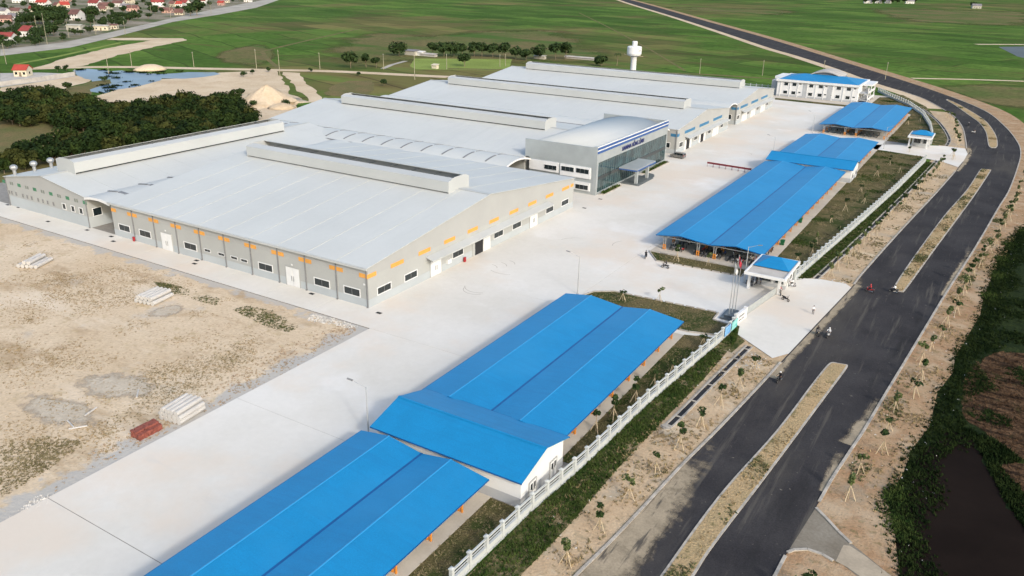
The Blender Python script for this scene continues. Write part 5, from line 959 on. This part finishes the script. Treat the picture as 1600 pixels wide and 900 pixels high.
# sand pile
x, y = G(418, 160); b = MB(); n = 26; rings = [(15, 0), (12, 1.6), (8.5, 4.2), (5, 7.6), (2, 10.6), (.3, 11.8)]; vs = []; g = random.Random(5)
for r, z in rings: vs += [(x+r*math.cos(6.283*i/n)*(1+.28*math.sin(i*1.7+r)*(r/15)), y+r*1.1*math.sin(6.283*i/n)*(1+.22*math.cos(i*2.3)*(r/15)), z*.62+(g.uniform(-.5, .5) if z else ZG)) for i in range(n)]
b.add(vs, [(k*n+i, k*n+(i+1) % n, (k+1)*n+(i+1) % n, (k+1)*n+i) for k in range(len(rings)-1) for i in range(n)]); o = b.build('sand_pile', 'pale_sand', None, True); tag(o, 'tall peaked sand pile behind the second hall', 'sand pile')
for px, py, r in [(395, 165, 6), (440, 168, 6), (235, 108, 9), (225, 109, 6)]:
    x, y = G(px, py); b = MB().lathe([(r, ZG), (r*.75, r*.14), (r*.35, r*.27), (.2, r*.3)], x, y, 14); tag(b.build('sand_heap', 'pale_sand', None, True), {395: 'low sand heap left of the tall pile', 440: 'low sand heap right of the tall pile', 235: 'reddish sand heap on the dirt road by the pond', 225: 'smaller sand heap on the dirt road by the pond'}[px], 'sand heap')
# ------------------------------------------------------------------ concrete pole stacks on the lot
def pole_stack(cx, cy, ang, L_, r, rows, gname, glab, m='pile_white'):
    me = MB().tube((0, -L_/2, 0), (0, L_/2, 0), r, r*.92, 10).mesh('concrete_pole', m); k = 0; top = len(rows)
    for j, nn in enumerate(rows):
        for i in range(nn):
            dx = (i-(nn-1)/2)*2.2*r; k += 1; o = bpy.data.objects.new('concrete_pole', me); COL.objects.link(o); o.location = (cx+dx*math.cos(ang), cy+dx*math.sin(ang), ZG+.05+r+j*r*1.75); o.rotation_euler = (0, 0, ang+random.uniform(-.015, .015))
            tag(o, f'{nth(i+1)} pole from the left in the {["bottom", "second", "third", "top"][j] if j < top-1 else "top"} layer of the {glab}', 'concrete pole', gname)
pole_stack(-87.9, 59.0, R(8), 4.6, .36, [5, 5, 4], 'concrete poles stacked by the yard', 'stack beside the yard edge')
pole_stack(-126.2, 82.6, R(10), 5.0, .42, [5, 4], 'concrete poles stacked in mid lot', 'stack in mid lot')
pole_stack(-161.9, 81.0, R(25), 5.0, .42, [5, 2], 'concrete poles stacked at the left', 'leftmost stack')
x, y = G(233, 676); bp_ = thing('brick_pile', 'pile of red bricks next to the pole stack by the yard', 'brick pile', (x, y, ZG)); me = MB().box(-.28, .28, -.2, .2, 0, .25).mesh('brick', 'brick_red')
for j in range(4):
    for i in range(8):
        for k in range(3-(j > 2)):
            o = link('brick', me, bp_, (x-.9+k*.6+random.uniform(-.06, .06), y-1.6+i*.44+random.uniform(-.05, .05), ZG+.03+j*.26), random.uniform(-.2, .2))
for px, py, l in [(142, 643, 'short white pole lying on the lot'), (110, 662, 'white pole stub lying nearer the lot edge'), (122, 668, 'thin pale plank lying on the lot'), (215, 615, 'pale beam lying among the weeds of the lot')]:
    x, y = G(px, py); an = random.uniform(0, 3); o = MB().tube((-1.1*math.cos(an), -1.1*math.sin(an), .12), (1.1*math.cos(an), 1.1*math.sin(an), .14), .12, .12, 8).build('loose_pole', 'pile_white'); o.location = (x, y, ZG+.03); tag(o, l, 'pole')
# drain covers in the concrete
for i, (px, py) in enumerate([(75, 346), (136, 359.5), (177, 377), (174, 369.5), (307, 407), (304, 412), (487, 459), (592, 489), (12, 320), (29, 324), (938, 311), (913, 325)]):
    x, y = G(px, py); o = MB().box(-.55, .55, -.35, .35, 0, .012).box(-.5, -.1, -.28, .28, .012, .02).box(.1, .5, -.28, .28, .012, .02).build('drain_cover', 'dark'); o.location = (x, y, .003); tag(o, nth(i+1)+' dark drain cover along the foot of the factory walls', 'drain cover', 'drain covers by the factory walls')
mt = MB().box(0, .01, 0, .01, 0, .01); 
# tyre marks on the yard (worn rubber arcs)
for i, (px, py, r, a0_, a1_) in enumerate([(745, 452, 2.6, 3.4, 5.6), (752, 448, 3.2, 3.6, 5.4), (760, 418, 2.2, .4, 1.6), (775, 415, 2.2, .4, 1.6), (788, 412, 2.2, .4, 1.6), (800, 416, 5, 4.2, 5.2), (1160, 240, 3, 0, 2), (985, 385, 4, 2.5, 3.6), (905, 385, 6, 2, 2.8)]):
    x, y = G(px, py); struct('tyre_mark', MB().strip([(x+r*math.cos(a0_+(a1_-a0_)*k/14), y+r*math.sin(a0_+(a1_-a0_)*k/14)) for k in range(15)], .13, .004+.0005*i), 'grey_track')

# ================================================================== village
HP = []
def village_house(px, py, wd, dp, hw, hr, rz, roof, wall, label, storeys=1):
    x, y = G(px, py); t = thing('village_house', label, 'house', (x, y, ZG), rz, 'houses of the village'); OFF[t.name] = Vector((0, 0, 0))
    MB().box(-wd/2, wd/2, -dp/2, dp/2, 0, hw).ext([(-dp/2, hw), (dp/2, hw), (0, hw+hr-.15)], 'x', -wd/2, wd/2).build('wall', wall, t)
    ro = MB(); sl = hr/(dp/2)
    for s in (-1, 1): p = [(-wd/2-.5, 0, hw+hr), (wd/2+.5, 0, hw+hr), (wd/2+.5, s*(dp/2+.6), hw-sl*.6), (-wd/2-.5, s*(dp/2+.6), hw-sl*.6)]; ro.hexa([(a, b, c-.0) for a, b, c in p]+[(a, b, c+.18) for a, b, c in p])
    ro.build('roof', roof, t)
    for s in range(storeys):
        for u in (-wd*.3, 0, wd*.3):
            if u or s: MB().box(u-.6, u+.6, -dp/2-.06, -dp/2, 1.0+s*3.2, 2.3+s*3.2).build('window', 'glass_dark', t)
    MB().box(-.6, .6, -dp/2-.07, -dp/2, 0, 2.2).build('door', 'bark', t); MB().box(wd/2, wd/2+.06, -.6, .6, 1.0, 2.3).build('window', 'glass_dark', t)
VH = [(12, 66, 11, 8, 4.8, 2.2, .55, 'tile_red', 'house_white', 'long white house with red roof nearest the left edge', 1), (46, 56, 8, 11, 4.5, 3.2, .35, 'tile_red', 'house_white', 'white gabled house with red roof behind the nearest one', 1), (121, 31, 9, 13, 6, 4, .45, 'tile_brown', 'house_white', 'big white gabled house with dark brown roof', 2), (119, 47, 12, 8, 4.2, .7, .55, 'house_grey', 'house_grey', 'unfinished grey concrete house by the embankment', 1), (160, 47, 12, 6, 3.8, .6, .6, 'concrete_old', 'house_cream', 'low flat roofed house right of the unfinished one', 1),
      (178, 45, 7, 5, 3.4, .7, .6, 'tile_brown', 'house_cream', 'small cream house beside the canal road', 1), (69, 11, 14, 10, 6, 3.4, .4, 'tile_bright', 'house_white', 'white house with bright red roof at the top left', 2), (101, 12, 10, 9, 4, 3.2, 1.3, 'tile_bright', 'house_cream', 'cream house with bright red roof right of the white one', 1), (90, 12, 6, 8, 3.6, 2.8, .2, 'tile_brown', 'house_cream', 'little gabled house squeezed between two red roofs', 1), (55, 18, 10, 8, 3.6, 2.6, .7, 'tile_red', 'house_cream', 'cream house with dull red roof above the tree row', 1),
      (26, 22, 11, 9, 4, 2.6, .5, 'tile_brown', 'house_grey', 'grey house with brown roof near the left edge', 1), (8, 24, 8, 7, 5, 2.5, .3, 'tile_grey', 'house_white', 'narrow white house at the left edge', 1), (10, 34, 10, 8, 3.6, 2.6, .9, 'tile_brown', 'house_pink', 'pinkish house below the narrow white one', 1), (22, 30, 9, 7, 3.4, 2.4, .4, 'tile_grey', 'house_white', 'white house with grey roof left of the tree row', 1), (30, 4, 13, 10, 6, 3, .6, 'tile_brown', 'house_white', 'white two storey house at the top left corner', 2),
      (56, 4, 12, 9, 7, 1, .5, 'house_grey', 'house_white', 'tall flat roofed pale house at the top edge', 2), (103, 2, 12, 9, 6, 2.6, .5, 'tile_red', 'house_pink', 'pink house at the top edge', 2), (150, 11, 13, 11, 5.5, 4, .35, 'tile_red', 'house_white', 'white house with steep red gable near the top', 2), (165, 14, 14, 9, 4.2, 3.4, .4, 'tile_brown', 'house_cream', 'cream house with wide brown roof', 1), (160, 17, 7, 6, 3, 2.2, 1.2, 'tile_brown', 'house_cream', 'small house in front of the wide brown roof', 1),
      (186, 10, 13, 9, 4.6, 2.8, .5, 'tile_brown', 'house_white', 'white house with purple brown roof above the cream wall', 1), (196, 13, 9, 7, 3.6, 2, .8, 'tile_grey', 'house_white', 'low white house right of the purple brown roof', 1), (208, 17, 12, 9, 3.8, 2.8, .6, 'tile_brown', 'house_pink', 'pink house with brown roof by the utility poles', 1), (203, 5, 11, 8, 4.5, 2.5, .3, 'tile_brown', 'house_cream', 'cream house near the top edge, left of a red gable', 1), (247, 10, 15, 11, 6, 4.2, 1.0, 'tile_red', 'house_white', 'large white house with red roof and gable windows', 2),
      (246, 14, 7, 5, 3.4, .5, 1.0, 'house_white', 'house_pink', 'flat annexe in front of the large red roofed house', 1), (271, 10, 8, 7, 4, 3, .2, 'tile_brown', 'house_cream', 'small cream house left of a red gable', 1), (279, 10, 8, 8, 3.8, 3, 1.0, 'tile_bright', 'house_white', 'small house with bright red gable', 1), (290, 9, 10, 9, 4.4, 3.6, .2, 'tile_red', 'house_white', 'white house with triangular red gable beside the big tree', 1), (281, 23, 9, 7, 3, 3.4, .6, 'tile_brown', 'house_cream', 'little peaked pale house by the embankment', 1),
      (262, 20, 11, 7, 3.4, 2.4, .5, 'tile_brown', 'house_pink', 'brown roofed house left of the little peaked one', 1), (318, 5, 10, 8, 4, 2.4, .4, 'tile_red', 'house_white', 'white house right of the big tree', 1), (346, 8, 8, 7, 3.6, 2.2, .5, 'tile_bright', 'house_pink', 'pink house with a bright roof near the embankment end', 1), (352, 4, 11, 8, 3.4, 2, .5, 'tile_grey', 'house_cream', 'cream house near the embankment end', 1), (388, 3, 11, 7, 3.6, 1.6, .6, 'tile_grey', 'house_white', 'rightmost white house of the village', 1)]
for h_ in VH: village_house(*h_)
village_house(37, 118, 6.5, 6.5, 3.6, 2.0, .62, 'tile_bright', 'house_cream', 'small cream guard house with bright red roof by the pond', 1)
for px, py, w_, l in [(1356, 5, 16, 'left white farmhouse of the far cluster at top right'), (1372, 5, 12, 'middle farmhouse of the far cluster at top right'), (1387, 5, 12, 'third farmhouse of the far cluster at top right'), (1421, 5.5, 16, 'right farmhouse of the far cluster at top right'), (1525, 13, 15, 'lone grey hut on the far field path')]: village_house(px, py, w_, 10, 5, 3, .3, 'tile_grey', 'house_grey' if px > 1500 else 'house_white', l, 1)
VT = [tree_proto('village_tree', 9, 5.0, 260, .95, 'leaf_dark', 70+i, 5, .25, .25) for i in range(3)]; vu = [False]*3; k_ = 0
def vtree(px, py, s, label, grp='trees of the village'):
    global k_
    x, y = G(px, py); i = k_ % 3; k_ += 1; place(VT[i], not vu[i], (x, y, ZG), random.uniform(0, 6), label, grp, (s, s, s*random.uniform(.85, 1.15))); vu[i] = True
for i, px in enumerate(np.linspace(36, 102, 11)): vtree(px+random.uniform(-2, 2), 39-(px-36)*.06+random.uniform(-3, 3), 1.25, nth(i+1)+' tree from the left in the dark village tree row', 'dark tree row in the village')
for i, px in enumerate(np.linspace(58, 100, 6)): vtree(px, 27+random.uniform(-2, 2), 1.3, nth(i+1)+' tree in the back of the dark village tree row', 'dark tree row in the village')
for l, px, py, s in [('big round tree right of the white gabled house', 146, 33, 1.5), ('tallest blue green tree at the village edge', 308, 24, 2.1), ('tree leaning beside the tallest village tree', 298, 25, 1.3)]: vtree(px, py, s, l)
for i, (px, py) in enumerate([(40, 66), (48, 67), (58, 66), (66, 62), (30, 70), (20, 73), (5, 74), (12, 76), (55, 72), (62, 70), (136, 50), (141, 52), (185, 42), (194, 42), (100, 60), (98, 64), (86, 53), (117, 55), (126, 55)]): vtree(px, py, random.uniform(.45, .75), nth(i+1)+' bushy tree in the front row along the canal road, from the left', 'bushy trees along the canal road')
vp = []
for _ in range(900):
    px = random.uniform(2, 395); lim = np.interp(px, [0, 100, 160, 270, 330, 400], [70, 58, 44, 22, 10, 0]); py = random.uniform(-3, lim)
    if len(vp) < 150 and all((px-a)**2+(2.4*(py-b))**2 > 45 for a, b in vp) and not any(abs(px-h[0]) < 9 and -4 < py-h[1] < 5 for h in VH): vp.append((px, py))
for px, py in vp: vtree(px, py, random.uniform(.5, .95), 'garden tree among the village houses', 'garden trees of the village')
for i, px in enumerate((1350, 1366, 1379, 1392, 1402, 1412, 1430, 1520)): vtree(px, 5.5 if px < 1500 else 12.5, 1.2, nth(i+1)+' tree from the left in the far cluster at top right', 'far cluster trees')
# bushes around the pond and road
for i, (px, py, s) in enumerate([(90, 112, .35), (104, 110, .4), (160, 126, .3), (166, 128, .35), (105, 141, .5), (380, 120, .4), (395, 116, .3), (420, 112, .3), (448, 165, .35), (395, 168, .35), (376, 150, .45), (560, 118, .3), (600, 134, .4), (485, 112, .3)]): vtree(px, py, s, nth(i+1)+' low bush around the pond and sand, from the left', 'low bushes by the pond')
cw_ = thing('compound_wall', 'low concrete wall round the guard house compound', 'wall', (*G(5, 136), ZG)); P = GP([(0, 134), (60, 126.5), (117, 118), (118, 114)])
for i in range(3): MB().beam((*P[i], .9), (*P[i+1], .9), .3, 2.1).build('wall_panel', 'concrete_old', cw_)

# ================================================================== vehicles and people
def bike(color, name='motorbike'):
    t = thing(name, '', 'motorbike')
    for x in (-.62, .62):
        wv = MB(); n = 14
        for i in range(n):
            a, b = 6.283*i/n, 6.283*(i+1)/n; wv.hexa([(x+.29*math.cos(q)*s, y, .29+.29*math.sin(q)*s) for y in (-.05, .05) for q, s in ((a, .72), (b, .72), (b, 1), (a, 1))])
        wo = wv.build('wheel', 'tyre', t); MB().tube((x, -.04, .29), (x, .04, .29), .2, .2, 10).build('rim', 'chrome', wo)
    MB().add([(-.95, -.1, .78), (-.95, .1, .78), (-.3, -.16, .55), (-.3, .16, .55), (.15, -.13, .4), (.15, .13, .4), (.45, -.14, .5), (.45, .14, .5), (.52, -.1, .95), (.52, .1, .95), (.3, -.15, .72), (.3, .15, .72), (.1, -.13, .6), (.1, .13, .6), (-.3, -.14, .76), (-.3, .14, .76)],
             [(0, 2, 14), (1, 15, 3), (0, 1, 3, 2), (2, 3, 5, 4), (4, 5, 7, 6), (6, 7, 9, 8), (8, 9, 11, 10), (10, 11, 13, 12), (12, 13, 15, 14), (14, 15, 1, 0), (2, 4, 12, 14), (3, 15, 13, 5), (4, 6, 10, 12), (5, 13, 11, 7), (6, 8, 10), (7, 11, 9)]).build('body', color, t)
    MB().hexa([(-.8, -.12, .77), (.05, -.13, .68), (.05, .13, .68), (-.8, .12, .77), (-.78, -.1, .88), (0, -.11, .80), (0, .11, .80), (-.78, .1, .88)]).build('seat', 'bike_black', t)
    MB().tube((.62, 0, .29), (.46, 0, .98), .035, .03, 6).build('fork', 'chrome', t); MB().tube((.46, -.33, 1.04), (.46, .33, 1.04), .02, .02, 6).build('handlebar', 'bike_black', t); MB().box(.5, .6, -.09, .09, .86, 1.0).build('headlight', 'chrome', t)
    for s in (-.3, .3): MB().box(.45, .48, s-.05, s+.05, 1.12, 1.22).build('mirror', 'bike_black', t)
    MB().tube((-.75, .15, .3), (-.05, .15, .28), .04, .03, 6).build('exhaust', 'chrome', t); return t
def body_mesh(J, E, parts, mats, name='person'):
    me = bpy.data.meshes.new(name); me.from_pydata([j[:3] for j in J], E, []); o = bpy.data.objects.new('tmp', me); COL.objects.link(o); o.modifiers.new('s', 'SKIN')
    for i, j in enumerate(J): me.skin_vertices[0].data[i].radius = (j[3], j[4] if len(j) > 4 else j[3])
    me.skin_vertices[0].data[0].use_root = True; o.modifiers.new('d', 'SUBSURF').levels = 1; dg = bpy.context.evaluated_depsgraph_get(); out = bpy.data.meshes.new_from_object(o.evaluated_get(dg)); bpy.data.objects.remove(o); out.name = name
    out.materials.clear()
    for m in mats: out.materials.append(MATS[m])
    JV = [Vector(j[:3]) for j in J]
    for p in out.polygons: p.material_index = parts[min(range(len(JV)), key=lambda i: (JV[i]-p.center).length-J[i][3])]; p.use_smooth = True
    return out
# joints: 0 pelvis 1 waist 2 chest 3 neck 4 head 5 crown | arms | legs
def pose(kind):
    if kind == 'stand':
        J = [(0, 0, .95, .15, .12), (0, 0, 1.12, .13, .11), (0, 0, 1.34, .17, .12), (.01, 0, 1.47, .06), (.03, 0, 1.58, .10), (.03, 0, 1.68, .09)]
        for s in (-1, 1): J += [(0, s*.2, 1.38, .06), (-.03, s*.25, 1.12, .045), (.05, s*.24, .88, .035), (.08, s*.23, .78, .03)]
        for s in (-1, 1): J += [(0, s*.1, .88, .085), (.08*s, s*.11, .5, .06), (.1*s-.04, s*.11, .1, .045), (.1*s+.08, s*.11, .05, .04)]
    else:
        J = [(-.25, 0, .92, .16, .14), (-.24, 0, 1.1, .14, .12), (-.17, 0, 1.32, .18, .13), (-.13, 0, 1.45, .06), (-.1, 0, 1.56, .10), (-.1, 0, 1.66, .10)]
        for s in (-1, 1): J += [(-.16, s*.2, 1.36, .06), (.05, s*.3, 1.16, .045), (.36, s*.3, 1.08, .035), (.45, s*.3, 1.06, .032)]
        for s in (-1, 1): J += [(-.2, s*.12, .88, .09), (.2, s*.2, .82, .065), (.08, s*.2, .42, .05), (.2, s*.2, .36, .04)]
    E = [(0, 1), (1, 2), (2, 3), (3, 4), (4, 5), (2, 6), (6, 7), (7, 8), (8, 9), (2, 10), (10, 11), (11, 12), (12, 13), (0, 14), (14, 15), (15, 16), (16, 17), (0, 18), (18, 19), (19, 20), (20, 21)]
    parts = [1, 0, 0, 2, 2, 3, 0, 0, 2, 2, 0, 0, 2, 2, 1, 1, 1, 3, 1, 1, 1, 3]; return J, E, parts
def person(kind, shirt, trousers, label, loc, rz, helmet=None, group='people about the gate and road'):
    J, E, parts = pose(kind); me = cached(('body', kind, shirt, trousers), lambda: body_mesh(J, E, parts, [shirt, trousers, 'skin', 'hair'])); o = link('person', me); o.location = loc; o.rotation_euler = (0, 0, rz); tag(o, label, 'person', group); OFF[o.name] = Vector((0, 0, 0))
    h = J[4]; b = MB().lathe([(.125, h[2]+.0), (.145, h[2]+.06), (.12, h[2]+.15), (.05, h[2]+.2)], h[0]-.01, 0, 10) if helmet else MB().lathe([(.115, h[2]+.02), (.12, h[2]+.07), (.08, h[2]+.135)], h[0]-.02, 0, 10)
    b.build('helmet' if helmet else 'hair', helmet or 'hair', o, True); return o
BK = {c: bike(c) for c in ('bike_black', 'bike_white', 'bike_red', 'bike_blue', 'bike_grey')}; bu = {c: False for c in BK}
def put_bike(c, x, y, rz, label, group, z=0.0): place(BK[c], not bu[c], (x, y, z), rz, label, group); bu[c] = True
# riders on road and yard
RZ = ZG+.095
for px, py, hd, bc, sh, tr_, hm, l, z in [(1217, 596, -98, 'bike_black', 'cloth_black', 'cloth_black', 'white_paint', 'near the tip of the nearest median', RZ), (1277, 523, -60, 'bike_black', 'cloth_black', 'cloth_grey', 'bike_black', 'leaving the gate driveway, dark clothes', RZ), (1294, 526, -95, 'bike_white', 'cloth_white', 'cloth_grey', 'white_paint', 'in white at the edge of the road', RZ), (1358, 456, 165, 'bike_red', 'cloth_red', 'cloth_black', 'bike_red', 'in red crossing the road', RZ), (1396, 457, 170, 'bike_black', 'cloth_white', 'cloth_black', 'bike_black', 'in white at the foot of the middle median', RZ), (1513, 196, 80, 'bike_black', 'cloth_grey', 'cloth_black', 'bike_black', 'on the far bend', RZ), (1521, 208, 5, 'bike_white', 'cloth_black', 'cloth_black', 'bike_black', 'crosswise on the far bend', RZ), (1009, 403, 100, 'bike_black', 'cloth_black', 'cloth_black', 'bike_black', 'beside the kerb of the grass island in the yard', 0), (1039, 419, 175, 'bike_black', 'cloth_black', 'cloth_grey', 'bike_black', 'in front of the grass island in the yard', 0), (1218, 460, -60, 'bike_black', 'cloth_red', 'cloth_black', 'bike_black', 'beside the gatehouse column', RZ+.06), (1236, 448, 200, 'bike_white', 'cloth_white', 'cloth_black', 'bike_black', 'stopped by the gatehouse side door', RZ+.06)]:
    x, y = G(px, py); put_bike(bc, x, y, R(hd), 'motorbike being ridden '+l, 'motorbikes on the move', z); person('ride', sh, tr_, 'rider on a motorbike '+l, (x, y, z), R(hd), hm, 'riders on motorbikes')
x, y = G(1227, 470); put_bike('bike_black', x, y, R(-25), 'empty black motorbike parked on the driveway outside the gate', 'motorbikes on the move', RZ+.06)
for px, py, sh, tr_, l, hd in [(1270, 491, 'cloth_white', 'cloth_black', 'person in white shirt walking on the gate driveway', -80), (1182, 444, 'cloth_black', 'cloth_black', 'person in black standing under the gatehouse canopy', 30), (1188, 445, 'cloth_blue', 'cloth_black', 'person in dark blue beside the gatehouse window', 200), (1176, 443, 'cloth_grey', 'cloth_black', 'person in grey near the gatehouse corner column', 90)]:
    x, y = G(px, py); person('stand', sh, tr_, l, (x, y, RZ+.06 if px > 1240 else .0), R(hd))
for i, (px, py) in enumerate([(1170, 443), (1177, 446), (1181, 441)]): x, y = G(px, py); put_bike(('bike_black', 'bike_white', 'bike_black')[i], x, y, R(60+20*i), nth(i+1)+' motorbike parked under the gatehouse canopy', 'motorbikes at the gatehouse')
# parked motorbikes under the long canopy and the farthest one
cols = ['bike_black', 'bike_black', 'bike_black', 'bike_grey', 'bike_white', 'bike_black', 'bike_red', 'bike_black', 'bike_blue', 'bike_black', 'bike_white']; k = 0
for r_, y in enumerate((163.4, 166.0, 169.2, 171.8, 175.0)):
    c = 0; x = -57.6
    while x < -38.0:
        if not (-54.6 < x < -52.0 and r_ < 4) and not (-46.0 < x < -45.0):
            c += 1; k += 1; put_bike(cols[(k*7+r_*3) % 11], x, y+random.uniform(-.3, .3), R(90 if r_ % 2 else -90)+random.uniform(-.25, .25), f'{nth(c)} motorbike from the left in the {["front", "second", "third", "fourth", "fifth"][r_]} row under the longest canopy', 'motorbikes under the longest canopy', .04)
        x += .95 if r_ < 2 else 1.3
k = 0
for y in (331, 336):
    for i in range(9): k += 1; put_bike('bike_black' if i % 3 else 'bike_grey', -57.5+i*2.2, y, R(-90)+random.uniform(-.2, .2), f'{nth(i+1)} motorbike from the left in the {"front" if y < 333 else "second"} row under the farthest canopy', 'motorbikes under the farthest canopy', .04)
# van
def van(px, py, rz):
    x, y = G(px, py); t = thing('parked_van', 'silver grey passenger van parked beside the office block', 'van', (x, y, 0), rz); OFF[t.name] = Vector((0, 0, 0)); w_ = .92
    pr = [(-2.4, .35), (2.35, .35), (2.45, .8), (2.3, 1.05), (1.5, 1.15), (.75, 1.78), (.3, 1.86), (-2.0, 1.86), (-2.35, 1.7), (-2.45, .9)]
    n = len(pr); V = [(a, -w_*(.88 if z > 1.2 else 1), z) for a, z in pr]+[(a, w_*(.88 if z > 1.2 else 1), z) for a, z in pr]; MB().add(V, [tuple(range(n)), tuple(range(n, 2*n))[::-1]]+[(i, n+i, n+(i+1) % n, (i+1) % n) for i in range(n)]).build('body', 'car_silver', t)
    for s in (-1, 1):
        for a, b in ((-2.15, -1.2), (-1.1, -.1), (0, .75)): MB().hexa([(a, s*(w_*.97), 1.15), (b+.25*(b > .7), s*(w_*.97), 1.15), (b, s*(w_*.90), 1.72), (a, s*(w_*.90), 1.72), (a, s*(w_*.97+.02), 1.15), (b+.25*(b > .7), s*(w_*.97+.02), 1.15), (b, s*(w_*.90+.03), 1.72), (a, s*(w_*.90+.03), 1.72)]).build('window', 'glass_dark', t)
        for a in (-1.5, 1.55):
            wh = MB().tube((a, s*.72, .33), (a, s*.96, .33), .33, .33, 14).build('wheel', 'tyre', t); MB().tube((a, s*.95, .33), (a, s*.98, .33), .2, .2, 10).build('rim', 'chrome', wh)
        MB().box(2.33, 2.46, s*.62-.2, s*.62+.2, .78, .98).build('headlight', 'chrome', t); MB().box(-2.46, -2.36, s*.78-.1, s*.78+.1, .9, 1.3).build('tail_light', 'red_paint', t)
    MB().hexa([(1.5, -.75, 1.17), (1.5, .75, 1.17), (.8, .68, 1.74), (.8, -.68, 1.74), (1.54, -.75, 1.2), (1.54, .75, 1.2), (.84, .68, 1.77), (.84, -.68, 1.77)]).build('windscreen', 'glass_dark', t); MB().box(-2.48, -2.38, -.65, .65, 1.25, 1.65).build('rear_window', 'glass_dark', t)
van(1059, 246.5, R(172))
# bins by the long canopy
for i, (px, py) in enumerate([(1222, 383), (1250, 348)]):
    x, y = G(px, py); t = thing('waste_bin', ('nearer' if i == 0 else 'farther')+' green wheeled bin at the edge of the longest canopy', 'bin', (x, y, .04)); OFF[t.name] = Vector((0, 0, 0)); MB().hexa([(-.35, -.35, .1), (.35, -.35, .1), (.35, .35, .1), (-.35, .35, .1), (-.45, -.45, 1.1), (.45, -.45, 1.1), (.45, .45, 1.1), (-.45, .45, 1.1)]).build('body', 'bin_green', t); MB().hexa([(-.48, -.48, 1.1), (.48, -.48, 1.1), (.48, .48, 1.1), (-.48, .48, 1.1), (-.45, -.45, 1.18), (.45, -.45, 1.25), (.45, .45, 1.25), (-.45, .45, 1.18)]).build('lid', 'bin_green', t)
    for s in (-.3, .3): MB().tube((.3, s-.05, .1), (.3, s+.05, .1), .1, .1, 8).build('wheel', 'tyre', t)
